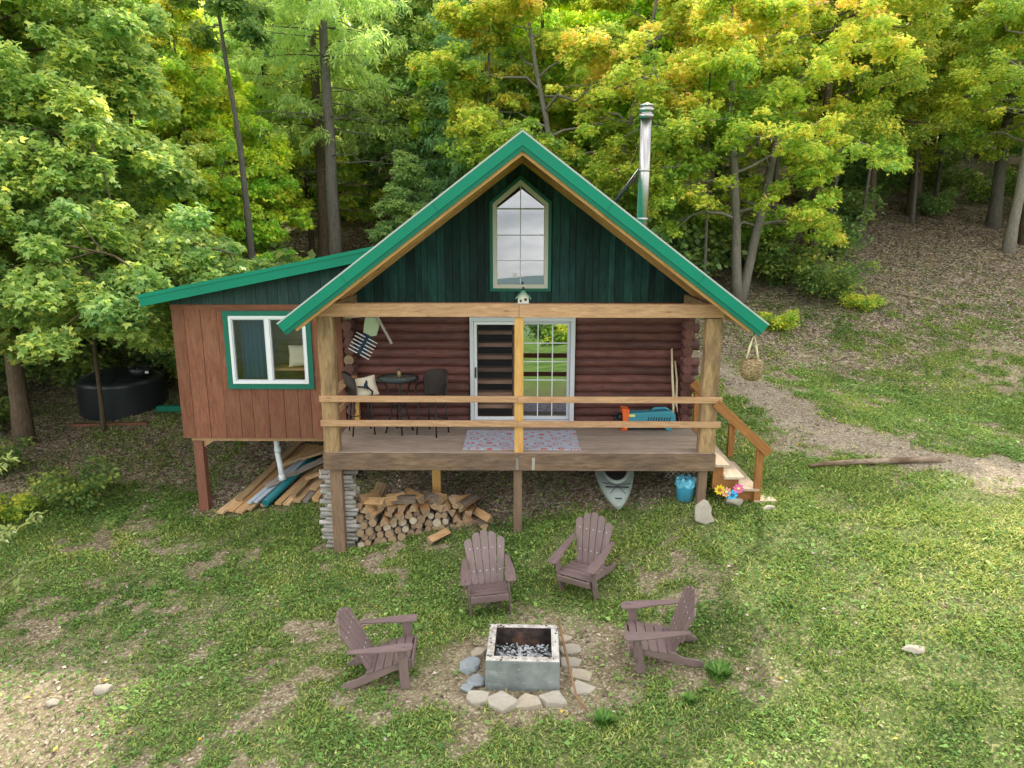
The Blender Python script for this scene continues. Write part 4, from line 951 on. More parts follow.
# firewood: split and round logs, each its own object
def log_mesh(kind, seed):
    rr = random.Random(seed); random.seed(seed); m = MB(); L = .42
    if kind == 'round':
        r = 1.0; m.tube([(0, -L/2, 0), (0, -L/6, .0), (0, L/6, 0), (0, L/2, 0)], [r*.07]*4, 10, True, .5, 0, True, 1, .16)
    else:
        a0 = rr.uniform(0, 6.28); pts = [(0, 0)] + [(.13*math.cos(a0 + t_), .13*math.sin(a0 + t_)) for t_ in np.linspace(0, rr.uniform(.9, 1.5), 4)]
        cx = sum(p[0] for p in pts)/5; cz = sum(p[1] for p in pts)/5; pts = [(a - cx, b - cz) for a, b in pts]
        n = 5; vs = [(a, t_, b) for t_ in (-L/2, L/2) for a, b in pts]
        ls = [(v[1], v[0], v[2]) for v in vs]
        m.add(vs, [tuple(range(n)), tuple(reversed(range(n, 2*n)))] + [(i, n+i, n+(i+1) % n, (i+1) % n) for i in range(n)], ls, .5, [1, 1, 2, 0, 0, 0, 2])
    o = m.build('firewood_log', [M['barkwood'], M['logend'], M['split']]); me = o.data; bpy.data.objects.remove(o); return me
M['split'] = wood('split_firewood', (.26, .145, .065), (.50, .32, .16), .85, .3, 9, (.34, .15, .06), .5, .2)
M['cut2'] = wood('grey_log_end', (.26, .21, .15), (.42, .35, .26), .9, .3, 9, (.15, .11, .08), .4, .25)
RND = [log_mesh('round', 100 + k) for k in range(4)]; SPL = [log_mesh('split', 200 + k) for k in range(6)]
RND2 = []
for me in RND[:2]:
    q = me.copy(); q.materials[1] = M['cut2']; RND2.append(q)
random.seed(21)
def place_log(me, loc, rot, sc, label, grp):
    o = bpy.data.objects.new('firewood_log', me); COL.objects.link(o); o.location = loc; o.rotation_euler = rot; o.scale = sc
    return tag(o, label, 'firewood', grp)
for row in range(9):
    x = -2.72 + (row % 2) * .07
    while x < -.76:
        top = .66 - .46 * ((x + 2.72) / 2.1) ** 1.1 + .06 * math.sin(x * 9)
        rad = random.uniform(.055, .075)
        z_ = row * .112
        if z_ < top:
            base = tz(x, .18)
            yb = .10 + row * .028 + random.uniform(-.05, .05) + (x + 2.7) * .20
            lower = row < 3 and x < -1.25
            if lower or random.random() < .18:
                place_log(random.choice(RND + RND2), (x, yb + .21, base + .05 + z_), (random.uniform(-.08, .08), random.uniform(0, 6), random.uniform(-.12, .12)), (rad/.07, random.uniform(.85, 1.1), rad/.07), 'short round log with pale cut end in the woodpile under the porch', 'round logs in the woodpile')
            else:
                place_log(random.choice(SPL), (x, yb + .21, base + .05 + z_), (random.uniform(-.25, .25), random.uniform(0, 6), random.uniform(-.3, .3)), (random.uniform(.95, 1.25),)*3, 'split wedge of firewood in the woodpile under the porch', 'split logs in the woodpile')
        x += rad * 2 + random.uniform(0, .02)
for k in range(12):   # loose pieces on top, lying at all angles
    x = -2.62 + k * .155; top = .69 - .46 * ((x + 2.72) / 2.1) ** 1.1
    place_log(random.choice(SPL), (x, .32 + (x + 2.7) * .2 + random.uniform(-.05, .12), tz(x, .2) + top + .08), (random.uniform(-.5, .5), random.uniform(0, 6), random.uniform(.2, 2.9)), (1.25, random.uniform(.8, 1.05), 1.25), 'split piece lying loose on top of the woodpile', 'loose split logs on the woodpile')
for (x, y) in ((-.62, .55), (-.66, .32), (-1.35, .0)):
    place_log(random.choice(SPL), (x, y, tz(x, y) + .07), (random.uniform(-.4, .4), random.uniform(0, 6), random.uniform(0, 3)), (1.1, .95, 1.1), 'split piece that has rolled off the right end of the woodpile', 'stray split logs by the woodpile')
# stick crib about the left porch leg
z_ = tz(-3.1, .3) + .03; k = 0
while z_ < -.36:
    for j in range(3):
        r_ = random.uniform(.022, .046); yy = .20 + j * .12 + random.uniform(-.02, .02) 
        m = MB(); L = random.uniform(.44, .66); m.tube([(-L/2, 0, 0), (0, random.uniform(-.01, .01), random.uniform(-.006, .006)), (L/2, 0, 0)], r_, 7, True, None, 0, True, 1)
        one('cut_stick', m, [M['stickbark'] if 'stickbark' in M else M.setdefault('stickbark', bark('grey_stick_bark', (.17, .15, .13), (.52, .49, .45), 9)), M['cut2']], 'grey cut stick in the squared stack behind the left porch leg', 'stick', 'cut sticks stacked behind the left porch leg', 0, (-3.06 + random.uniform(-.05, .05), yy, z_), (0, random.uniform(-.02, .02), random.uniform(-.07, .07)))
    z_ += .074
    k += 1
for j in range(5):
    place_log(random.choice(RND2), (-3.22 + (j % 3) * .13, .32, -.55 + (j // 3) * .11), (0, j, .9 + j * .4), (1, .8, 1), 'short grey log lying on top of the stick stack', 'grey logs on the stick stack')
m = MB(); m.bar((0, 0, 0), (.25, .35, .75), .26, .04); one('board', m, M['lumber'], 'brown board propped up behind the woodpile by the left leg', 'board', None, 0, (-2.75, .75, tz(-2.75, .75)))

# ------------------------------------------------------------------ fire ring
PZ = -1.77
fp = empty('fire_pit', (.05, -3.25, PZ), R(-1.5), 'square concrete fire pit with sooty inside and a bed of ash', 'fire pit')
m = MB(); W, D, H, T = .445, .41, .40, .10
for a in ((-W, W, -D, -D + T), (-W, W, D - T, D), (-W, -W + T, -D + T, D - T), (W - T, W, -D + T, D - T)): pass
oc = [(-W, -D), (W, -D), (W, D), (-W, D)]; ic = [(-W + T, -D + T), (W - T, -D + T), (W - T, D - T), (-W + T, D - T)]
vs = [(a, b, 0) for a, b in oc] + [(a * .985, b * .985, H) for a, b in oc] + [(a, b, H) for a, b in ic]
fs = [(0, 1, 5, 4), (1, 2, 6, 5), (2, 3, 7, 6), (3, 0, 4, 7)] + [(4 + i, 4 + (i+1) % 4, 8 + (i+1) % 4, 8 + i) for i in range(4)]
m.add(vs, fs); m.build('block', M['concrete'], fp, .018)
m = MB(); vs = [(a * 1.0, b * 1.0, H - .002) for a, b in ic] + [(a, b, .05) for a, b in ic]
m.add(vs, [(4 + i, 4 + (i+1) % 4, (i+1) % 4, i) for i in range(4)]); m.build('inner_wall', M['soot'], fp)
m = MB(); n = 14; vs = []; fs = []
for i in range(n + 1):
    for j in range(n + 1): vs.append((-.345 + .69*i/n, -.31 + .62*j/n, .11 + .03*random.random() + .03*(1 - abs(i/n*2 - 1))))
for i in range(n):
    for j in range(n): fs.append((i*(n+1)+j, (i+1)*(n+1)+j, (i+1)*(n+1)+j+1, i*(n+1)+j+1))
m.add(vs, fs); m.build('ash_bed', M['ash'], fp)
m = MB()
for i in range(260):
    c_ = Vector((random.uniform(-.33, .33), random.uniform(-.3, .3), .15 + random.random()*.03)); d_ = Vector((random.uniform(-1, 1), random.uniform(-1, 1), random.uniform(-.3, .3))).normalized() * random.uniform(.012, .035)
    m.bar(c_ - d_, c_ + d_, random.uniform(.01, .03), random.uniform(.008, .02), mi=0 if random.random() < .55 else 1)
for i in range(26):   # crumbs on the rim
    s_ = random.choice((0, 1, 2, 3)); t_ = random.uniform(-.42, .42); q_ = random.uniform(.33, .43)
    c_ = Vector([(t_, -q_ + .02, H + .004), (q_, t_*.9, H + .004), (t_, q_ - .03, H + .004), (-q_, t_*.9, H + .004)][s_]); d_ = Vector((random.uniform(-1, 1), random.uniform(-1, 1), 0)) * .012
    m.bar(c_ - d_, c_ + d_, .012, .008, mi=1)
cc = m.build('cinders', [plain('white_ash', (.40, .41, .42), .95), plain('charcoal', (.03, .03, .03), .9)], fp); tag(cc, kind='stuff')
stones = [(-.52, -2.97, .11, 0, 'grey angular stone at the left rear of the fire pit'), (-.60, -3.24, .13, 1, 'big grey stone at the left middle of the fire pit'), (-.52, -3.5, .11, 1, 'dark blue-grey stone at the left of the fire pit'), (-.62, -3.62, .08, 1, 'small dark stone outermost at the left of the fire pit'),
 (-.50, -3.82, .13, 0, 'pale stone at the front left corner of the fire pit'), (-.20, -3.90, .145, 0, 'pale stone left of centre at the front of the fire pit'), (.11, -3.88, .14, 0, 'tan stone at the front middle of the fire pit'), (.41, -3.84, .15, 0, 'whitish stone at the front right of the fire pit'),
 (.74, -3.66, .14, 0, 'flat pale stone at the front right corner of the fire pit'), (.75, -3.40, .14, 0, 'flat greyish tan stone at the right front of the fire pit'), (.66, -3.14, .13, 0, 'flat whitish stone at the right middle of the fire pit'), (.67, -2.87, .13, 0, 'flat tan stone at the right rear of the fire pit'), (.60, -2.66, .09, 0, 'small flat tan stone at the rear right of the fire pit')]
for i, (x, y, s_, g, lab) in enumerate(stones):
    if not g:
        rr = random.Random(70 + i); n = rr.choice((5, 6, 7)); a0 = rr.uniform(0, 6); q_ = [rr.uniform(.72, 1.16) for _ in range(n)]; an_ = [a0 + 2*PI*k/n + rr.uniform(-.38, .38) for k in range(n)]; pl = [(s_ * 1.3 * q_[k] * math.cos(an_[k]), s_ * 1.05 * q_[k] * math.sin(an_[k])) for k in range(n)]
        fm = MB(); h_ = .04 if x > .6 else .065; fm.prism(pl, 'z', -.06, h_, tint=.5)
        for k in range(n, 2*n): v = fm.v[k]; fm.v[k] = (v[0] * .90, v[1] * .90, v[2] + rr.uniform(-.022, .012))
        one('fire_ring_stone', fm, M['stone'] if i % 3 else M['stone2'], lab, 'stone', 'stones around the fire pit', .014, (x, y, tz(x, y) + .005), (R(rr.uniform(4, 14)), R(rr.uniform(-7, 7)), 0)); continue
    rock('fire_ring_stone', (x, y, tz(x, y) + .025), (s_ * 1.32, s_ * 1.12, s_ * (.66 if x < .6 else .45)), M['stonegrey'] if g else M['stone'], lab, 40 + i, random.uniform(0, 3), .55, 'stone', 'stones around the fire pit')
m = MB(); m.tube([(.50, -2.80, -1.33), (.545, -3.15, -1.42), (.60, -3.5, -1.55), (.66, -3.85, -1.68), (.78, -4.06, -1.74)], [.013, .016, .015, .014, .011], 7, True, .5, wob=.2); one('poking_stick', m, wood('brown_stick', (.16, .08, .035), (.30, .17, .09), .8, .3), 'long brown stick leaning on the right side of the fire pit', 'stick')

# ------------------------------------------------------------------ Adirondack chairs
def adirondack(label):
    c_ = empty('adirondack_chair', (0, 0, 0), 0, label, 'chair', 'adirondack chairs around the fire pit'); W = .265
    # seat slats follow the side rails, front low curve
    m = MB(); n = 6
    pts = [(-.30, .30), (-.285, .375), (-.19, .365), (-.08, .335), (.03, .30), (.14, .265), (.25, .23)]
    m.bar((-W, -.315, .315), (W, -.315, .315), .02, .10, tint=.5)
    for k in range(1, 6):
        a, b = pts[k], pts[k+1]; mid = ((a[0]+b[0])/2, (a[1]+b[1])/2); L = math.hypot(b[0]-a[0], b[1]-a[1]) - .008
        d_ = Vector((0, b[0]-a[0], b[1]-a[1])).normalized()
        m.prism([(a[0]+.004, a[1]), (b[0]-.004, b[1]), (b[0]-.004, b[1]-.022), (a[0]+.004, a[1]-.022)], 'x', -W, W, grain=(1, 0, 0))
    m.build('seat', M['chair'], c_, .004)
    m = MB(); base = Vector((0, .215, .24)); dr = Vector((0, .44, .86)).normalized(); nr = Vector((0, dr.z, -dr.y))
    for k in range(5):
        x0 = (k - 2) * .088; x1 = (k - 2) * .122; L = (.76, .73, .65)[abs(k - 2)] + .0; wb, wt = .083, .113
        top = []
        for j in range(7):
            a = PI * j / 6; top.append((x1 + math.cos(a) * wt/2 * (1), L - .045 + math.sin(a) * .045 + (0 if k == 2 else (-.02 if (math.cos(a) > 0) == (k > 2) else .012) * abs(math.cos(a)))))
        poly = [(x0 - wb/2, -.04), (x0 + wb/2, -.04)] + top
        vs = [base + Vector((a, 0, 0)) + dr * b + nr * o for o in (.011, -.011) for a, b in poly]; ls = [(b, a, o) for o in (.011, -.011) for a, b in poly]
        q = len(poly); m.add(vs, [tuple(range(q)), tuple(reversed(range(q, 2*q)))] + [(i, q+i, q+(i+1) % q, (i+1) % q) for i in range(q)], ls)
    m.build('backrest', M['chair'], c_, .003)
    m = MB()
    for h_ in (.18, .50):
        for k in range(5): 
            p_ = base + Vector(((k - 2) * (.088 + .034 * h_ / .8), 0, 0)) + dr * h_ ; m.tube([p_ - nr * .012, p_ - nr * .0145], .008, 8, True, .9)
    m.build('screws', M['grey_vinyl'], c_)
    for h_ in (.20, .52):
        m = MB()
        p_ = base + dr * h_ + nr * .028; m.bar(p_ - Vector((.25, 0, 0)), p_ + Vector((.25, 0, 0)), .03, .07, dr)
        m.build('back_brace', M['chair'], c_)
    for s in (-1, 1):
        m = MB(); m.prism([(-.30, .36), (-.20, .345), (.24, .205), (.36, .14), (.50, .10), (.56, .05), (.55, .0), (.47, .0), (.30, .06), (-.10, .225), (-.30, .25)], 'x', s*(W - .03) - .012, s*(W - .03) + .012, grain=(0, 1, -.4)); m.build('side_rail', M['chair'], c_, .004)
        m = MB(); m.box(s*(W + .014) - .012, s*(W + .014) + .012, -.265, -.155, 0, .56); m.build('front_leg', M['chair'], c_, .004)
        m = MB()
        ap = [(-.055, -.34), (.055, -.34), (.075, -.30), (.075, -.10), (.06, .10), (.04, .30), (.03, .43), (-.03, .43), (-.035, .30), (-.05, .05), (-.075, -.12), (-.075, -.30)]
        q = len(ap); vs = [(s*(W + .045) + s*a, b, .575 + o - .03 * (b - -.34)) for o in (.011, -.011) for a, b in ap]; ls = [(b, a, o) for o in (.011, -.011) for a, b in ap]
        f_ = [tuple(range(q)), tuple(reversed(range(q, 2*q)))] + [(i, q+i, q+(i+1) % q, (i+1) % q) for i in range(q)]
        m.add(vs, f_ if s < 0 else [x[::-1] for x in f_], ls); m.build('armrest', M['chair'], c_, .004)
        m = MB(); m.prism([(-.25, .555), (-.17, .555), (-.20, .44), (-.235, .44)], 'x', s*(W + .06) - .012, s*(W + .06) + .012); m.build('arm_bracket', M['chair'], c_)
    return c_
ad = adirondack('purple-brown adirondack chair behind the fire pit, facing straight towards us')
ads = [(-.42, -1.85, R(6), None), (.98, -1.50, R(-33), 'purple-brown adirondack chair turned sideways behind the fire pit, to its right rear'),
       (-1.58, -3.35, R(93), 'purple-brown adirondack chair on the left of the fire pit, seen from its right side'), (1.70, -3.16, R(-93), 'purple-brown adirondack chair on the right of the fire pit, seen from its left side')]
for i, (x, y, rz_, lab) in enumerate(ads):
    o = ad if i == 0 else copy_tree(ad); o.location = (x, y, tz(x, y) - .005); o.rotation_euler = (0, 0, rz_)
    c0, s0 = math.cos(rz_), math.sin(rz_)
    f_ = [tz(x + c0*a - s0*b, y + s0*a + c0*b) for a, b in ((-.27, -.2), (.27, -.2), (-.24, .6), (.24, .6))]
    ptch = math.atan2((f_[2] + f_[3] - f_[0] - f_[1]) / 2, .8); rol = math.atan2((f_[1] + f_[3] - f_[0] - f_[2]) / 2, .52)
    o.rotation_euler = (ptch, -rol, rz_); o.rotation_mode = 'XYZ'
    if lab: o['label'] = lab
    o.location.z = sum(f_[:2]) / 2 + .2 * math.sin(ptch) + .005

# fallen pole by the driveway
m = MB(); P_ = []
for k in range(9):
    x = 5.15 + 2.45 * k / 8; y = 1.02 + .12 * k / 8; P_.append((x, y, tz(x, y) + .07 + random.uniform(-.01, .01)))
b = Vector(P_[0]); m.tube([Vector(p) - b for p in P_], [.022, .04, .045, .05, .055, .056, .052, .048, .04], 9, True, .6, 0, True, None, .12)
m.tube([Vector(P_[2]) - b, Vector(P_[2]) - b + Vector((.12, -.1, .08))], [.025, .015], 6); m.tube([Vector(P_[6]) - b, Vector(P_[6]) - b + Vector((.10, .12, .06))], [.025, .015], 6)
one('fallen_log', m, bark('peeled_pole_bark', (.17, .11, .07), (.52, .42, .32), 6, (.10, .055, .03), .8), 'peeled pale pole of a log lying across the dirt driveway', 'log', None, 0, b)

# ------------------------------------------------------------------ vegetation
def unit(v): return v / (np.linalg.norm(v, axis=-1, keepdims=True) + 1e-9)
def leaf_geo(P, D, N, S, C, lobes=1, wid=.38):
    """leaf blades: folded rhombi from base P along D; lobes=3 fans them into a maple leaf"""
    D = unit(D); N = unit(N - D * (N * D).sum(-1, keepdims=True)); B = np.cross(D, N); S = S[:, None]
    Vs, Cs = [], []
    for k, (an, ln, w) in enumerate([(0, 1, wid)] if lobes == 1 else [(0, 1, .27), (.95, .80, .25), (-.95, .80, .25)]):
        d = D * math.cos(an) + B * math.sin(an); b = np.cross(d, N)
        q = np.stack([P, P + d * S * ln * .5 - b * S * w + N * S * .07, P + d * S * ln - N * S * .08, P + d * S * ln * .5 + b * S * w + N * S * .07], 1)
        Vs.append(q); Cs.append(np.repeat(C[:, None, :], 4, 1))
    V = np.concatenate(Vs).reshape(-1, 3); C = np.concatenate(Cs).reshape(-1, 3)
    return V, np.arange(len(V)).reshape(-1, 4), C
def ramp(t, stops):
    t = np.clip(t, 0, 1) * (len(stops) - 1); i = np.minimum(t.astype(int), len(stops) - 2); f = (t - i)[:, None]; s = np.array(stops)
    return s[i] * (1 - f) + s[i + 1] * f
PAL = dict(
 maple=[(.030,.064,.020), (.064,.110,.028), (.115,.165,.038), (.21,.24,.052), (.34,.32,.06)],
 green=[(.024,.056,.018), (.052,.100,.024), (.10,.155,.034), (.19,.23,.044), (.32,.33,.05)],
 cool=[(.032,.066,.026), (.060,.108,.038), (.105,.155,.050), (.16,.21,.06), (.24,.29,.07)],
 yellow=[(.06,.125,.022), (.14,.225,.028), (.26,.33,.038), (.40,.41,.050), (.52,.40,.075), (.56,.28,.12)],
 lime=[(.045,.105,.020), (.11,.19,.028), (.22,.28,.034), (.36,.36,.042), (.50,.40,.06)],
 larch=[(.045,.078,.030), (.095,.140,.048), (.18,.225,.075), (.28,.31,.10)],
 spruce=[(.034,.066,.034), (.066,.112,.050), (.115,.165,.070)])
for _pk in PAL:
    _r, _b = (1.10, 1.2) if _pk in ('maple', 'green', 'lime') else (1.0, 1.25) if _pk == 'yellow' else (1.0, 1.0)
    PAL[_pk] = [(r * _r * q, g * q, b * _b * q) for (r, g, b), q in zip(PAL[_pk], (1.5, 1.2, 1, 1, 1, 1))]
def sprays_to_leaves(sp, rng, per, size, pal, lobes, droop=.25, flat=.16, tb=.5, tc=.30, tl=.16, wid=.38):
    c = np.array([s[0] for s in sp]); o = unit(np.array([s[1] for s in sp])); r = np.array([s[2] for s in sp]); tt = np.array([s[3] for s in sp])
    k = np.maximum(4, (per * (r / r.mean()) ** 2).astype(int)); idx = np.repeat(np.arange(len(sp)), k); n = len(idx)
    a = rng.random(n) * 2 * PI; q = np.sqrt(rng.random(n)) * (.75 + .5 * rng.random(n)); rr = q * r[idx]
    off = np.c_[np.cos(a) * rr, np.sin(a) * rr, rng.normal(0, flat, n) * r[idx] - droop * q * q * r[idx]]
    P = c[idx] + off
    D = unit(np.c_[off[:, :2], np.zeros(n)]) * .6 + o[idx] * .6 + rng.normal(0, .55, (n, 3)); D[:, 2] -= .35
    N = rng.normal(0, .42, (n, 3)); N[:, 2] += 1; N[:, :2] += unit(off)[:, :2] * .35
    S = size * (.65 + .7 * rng.random(n))
    t = tb + tc * (tt[idx] - .5) * 2 + rng.normal(0, tl, n) + .06 * (q - .6)
    C = ramp(t, PAL[pal]) * (.86 + .28 * rng.random(n))[:, None]
    return leaf_geo(P, D, N, S, C, lobes, wid)
def tree_mesh(seed, H, clear, RAD, nl, per, size, pal, lobes=1, r0=.18, lean=(0, 0), tb=.5, tc=.3, dens=1.0, up=.55, stems=1, low=False, bare=None, fork=False):
    """returns (trunk builder, crown V,F,C)"""
    rng = np.random.default_rng(seed); tr = MB(); sp = []
    for s in range(stems):
        az0 = rng.random() * 6.28; sl = 0 if stems == 1 else .16 + .12 * rng.random()
        az0 = s * 2 * PI / stems + rng.normal(0, .4)
        Hs = H * (1 if s == 0 else .75 + .25 * rng.random()); pts = []; rad = []
        NS = 12; wob = rng.normal(0, .05 * H / NS, (NS + 1, 2)).cumsum(0) * .6; wob -= wob[0]
        for k in range(NS + 1):
            u = k / NS; pts.append((lean[0] * u * H + wob[k, 0] + math.cos(az0) * sl * Hs * u ** .8, lean[1] * u * H + wob[k, 1] + math.sin(az0) * sl * Hs * u ** .8, Hs * u - (.3 if k == 0 else 0)))
            rad.append(r0 / math.sqrt(stems) * ((1 - u) ** .75 * .93 + .05) * (1.35 if k == 0 else 1))
        tr.tube(pts, rad, 10, True, None, wob=.10)
        P_ = np.array(pts)
        n = max(5, int(nl / stems))
        for i in range(n):
            u = (i + rng.random() * .8) / n; h = clear + (Hs * .97 - clear) * u
            f = np.interp(h, P_[:, 2], np.arange(len(P_))); i0 = min(int(f), NS - 1); b = P_[i0] + (P_[i0 + 1] - P_[i0]) * (f - i0)
            prof = (.55 + .45 * math.sin(PI * min(1, .22 + u))) * (1 - u ** 3 * .7) if not low else (1 - u ** 2.2 * .72)
            L = RAD * prof * (.7 + .45 * rng.random()); az = i * 2.39996 + rng.normal(0, .35); el = up * (.4 + 1.0 * u) + rng.normal(0, .15)
            d = np.array([math.cos(az), math.sin(az), 0]); K = 6; br = []
            for k in range(K + 1):
                v = k / K; br.append(b + d * L * v * math.cos(el * .8) + np.array([0, 0, L * (math.sin(el) * v - .28 * v * v)]) + rng.normal(0, .03 * L, 3) * (v > 0))
            rb = max(.012, min(r0 * .36, .018 * L)) * (1 - .6 * u)
            tr.tube(br, [rb * (1 - .8 * k / K) for k in range(K + 1)], 5, False, None)
            ns = max(4, int((7 + L * 3.0) * dens))
            tl_ = rng.random()
            for j in range(ns):
                v = .28 + .72 * math.sqrt((j + rng.random()) / ns); f2 = v * K; j0 = min(int(f2), K - 1); c = br[j0] + (br[j0 + 1] - br[j0]) * (f2 - j0)
                sd = rng.normal(0, 1) * .30 * L * (1.1 - .6 * v); c2 = c + np.array([-d[1], d[0], 0]) * sd + np.array([0, 0, rng.normal(0, .08) * L - .05 * abs(sd)])
                if rng.random() < .5: tr.tube([c, (c + c2) / 2 + np.array([0, 0, .03]), c2], [rb * .35, rb * .25, .005], 4, False, None)
                sp.append((c2, d + rng.normal(0, .2, 3), (.15 + .21 * rng.random()) * (.55 + .14 * RAD), .35 * tl_ + .4 * rng.random() + .25 * u))
    return tr, sprays_to_leaves(sp, rng, per, size, pal, lobes, tb=tb, tc=tc, flat=.27, droop=.22)
def make_tree(name, tm, barkmat, leafm=None, loc=(0, 0, 0), label=None, cat='tree', group=None, trunk='trunk'):
    tr, (V, F, C) = tm; o = empty(name, loc, 0, label, cat, group)
    tr.build(trunk, barkmat, o); np_mesh('crown', V, F, C, leafm or M['leaf'], o); return o
def conifer_mesh(seed, H, clear, RAD, nb, pal, r0=.2, hang=.7, dead=0, size=.22):
    rng = np.random.default_rng(seed); tr = MB()
    pts = [(rng.normal(0, .02), rng.normal(0, .02), H * k / 12 - (.3 if k == 0 else 0)) for k in range(13)]
    tr.tube(pts, [r0 * (1 - .85 * k / 12) * (1.3 if k == 0 else 1) for k in range(13)], 12, True, .5, wob=.08)
    Ps, Ds, Ns, Ss, ts = [], [], [], [], []
    for i in range(nb + dead):
        isd = i < dead; u = (i - dead + rng.random()) / nb if not isd else 0
        h = (clear + (H * .98 - clear) * u) if not isd else clear * (.45 + .75 * rng.random())
        az = i * 2.39996 + rng.normal(0, .3); L = RAD * (1 - u) ** .8 * (.75 + .4 * rng.random()) + .3
        if isd: L *= .7
        d = np.array([math.cos(az), math.sin(az), 0]); K = 6; br = [np.array([0, 0, h]) + d * L * k / K + np.array([0, 0, L * (.12 * k / K - .34 * (k / K) ** 2 + (.2 * (k / K) ** 3))]) + rng.normal(0, .03, 3) * (k > 0) for k in range(K + 1)]
        tr.tube(br, [max(.006, .028 * (1 - u * .6) * (1 - .8 * k / K)) for k in range(K + 1)], 5, False, .3)
        if isd:
            for j in range(5):
                b = br[2 + j % 4]; tr.tube([b, b + d * .3 + rng.normal(0, .25, 3)], [.008, .003], 4, False, .3)
            continue
        ntw = int(L * 9) + 3
        for j in range(ntw):
            v = .15 + .85 * (j + rng.random()) / ntw; f = v * K; j0 = min(int(f), K - 1); b = br[j0] + (br[j0+1] - br[j0]) * (f - j0)
            sd = rng.choice((-1, 1)); tl = (.35 + .5 * rng.random()) * (1.15 - .6 * v) * (.5 + .25 * RAD)
            td = d * .55 + np.array([-d[1], d[0], 0]) * sd * (.8 + .2 * rng.random()) + np.array([0, 0, -hang * (.35 + .8 * rng.random())]); td /= np.linalg.norm(td)
            m = int(tl / .032) + 2; q = rng.random(m) * tl
            Ps.append(b + td * q[:, None] + np.c_[np.zeros((m, 2)), -hang * .25 * q * q / max(tl, .1)]); Ds.append(td * .5 + rng.normal(0, .6, (m, 3)) + np.array([0, 0, -.35 * hang])); Ns.append(rng.normal(0, .6, (m, 3)) + np.array([0, 0, 1])); Ss.append(size * (.6 + .7 * rng.random(m))); ts.append(np.full(m, .25 + .5 * rng.random()) + rng.normal(0, .12, m))
    P, D, N, S, t_ = (np.concatenate(a) for a in (Ps, Ds, Ns, Ss, ts))
    return tr, leaf_geo(P, D, N, S, ramp(t_, PAL[pal]), 1, .11)

# --- hero trees
def gpos(x, y, d=.05): return (x, y, tz(x, y) - d)
T1 = make_tree('maple_tree', tree_mesh(1, 11.8, 3.3, 5.0, 70, 235, .106, 'maple', 3, .20, (.01, .0), tb=.44, tc=.28, up=.5, low=True), M['bark_brown'], M['leafshiny'], gpos(-11.6, 4.7), 'large leafy green maple at the left edge of the picture, in front of the woods')
T2 = make_tree('maple_sapling', tree_mesh(2, 7.0, 2.4, 2.3, 26, 170, .105, 'maple', 3, .06, (0, 0), tb=.45, tc=.25), M['bark_brown'], M['leafshiny'], gpos(-10.1, 5.35), 'thin straight young maple growing right in front of the black tank')
T3 = make_tree('maple_tree', tree_mesh(3, 13.0, 2.2, 3.7, 46, 100, .098, 'yellow', 3, .24, (0, 0), tb=.42, tc=.40, stems=2, up=.5), M['bark_pale'], M['leaf'], gpos(7.1, 12.1), 'yellow and orange autumn maple with several pale stems behind the right roof slope')
T3.rotation_euler.z = .5
T3b = make_tree('maple_tree', tree_mesh(33, 11.5, 2.2, 4.6, 50, 130, .098, 'yellow', 3, .20, (0, 0), tb=.43, tc=.40, stems=2), M['bark_pale'], M['leaf'], gpos(2.2, 13.2), 'yellow autumn maple rising directly behind the cabin ridge, left of the stovepipe')
T5 = make_tree('larch_tree', conifer_mesh(5, 17, 8.2, 2.9, 48, 'larch', .25, .9, 24), M['bark_grey'], M['needle'], gpos(-6.3, 13.4), 'tall larch with thick grey trunk left of the gable peak')
T6 = make_tree('larch_tree', conifer_mesh(6, 17, 5.6, 3.1, 60, 'larch', .24, 1.0, 10), M['bark_brown'], M['needle'], gpos(-7.3, 15.8), 'brown-trunked larch just left of and behind the thick grey trunk')
T7 = make_tree('bare_trunk_tree', tree_mesh(7, 12, 9.0, 1.8, 12, 60, .15, 'green', 1, .13, (-.03, 0), tb=.45), M['bark_grey'], M['leaf'], gpos(-7.7, 9.8), 'slender tree with a long bare grey trunk above the annex roof')
T8 = make_tree('spruce_tree', conifer_mesh(8, 13, 1.5, 2.8, 70, 'spruce', .2, .75, 0), M['bark_brown'], M['needle'], gpos(-1.5, 15.6), 'dark blue-green conifer between the grey larch trunk and the cabin peak')
# --- right hand woods with bare lower trunks
rt = [('t808', 10.3, 14.4, .21, M['bark_brown'], 'lime', 'straight brown trunk tree among bushes just right of the pale multi-stemmed maple', 4.2),
      ('t862', 14.4, 19.2, .16, M['bark_brown'], 'lime', 'smaller dark-trunked tree at the woods edge left of the thick dark trunk', 3.4),
      ('t912', 17.0, 20.7, .27, M['bark_brown'], 'lime', 'tree with thick dark trunk at the top of the bank on the right', 3.6),
      ('t1000', 18.1, 15.9, .20, M['bark_pale'], 'lime', 'pale-trunked leaning tree near the right edge of the picture', 3.6),
      ('t992', 19.4, 19.0, .25, M['bark_grey'], 'yellow', 'tall grey-trunked tree behind the pale leaning one at right', 3.4),
      ('t1020', 19.3, 16.9, .22, M['bark_brown'], 'lime', 'brown-trunked tree cut by the right edge of the picture', 4.6)]
for i, (k, x, y, r0, bm_, pal, lab, cl) in enumerate(rt):
    make_tree('broadleaf_tree', tree_mesh(60 + i, 12 + i % 3, cl, 4.0, 27, 95, .112, pal, 1, r0, ((.03, 0) if k == 't1000' else (0, 0)), tb=.46, tc=.3), bm_, M['leaf'], gpos(x, y), lab)
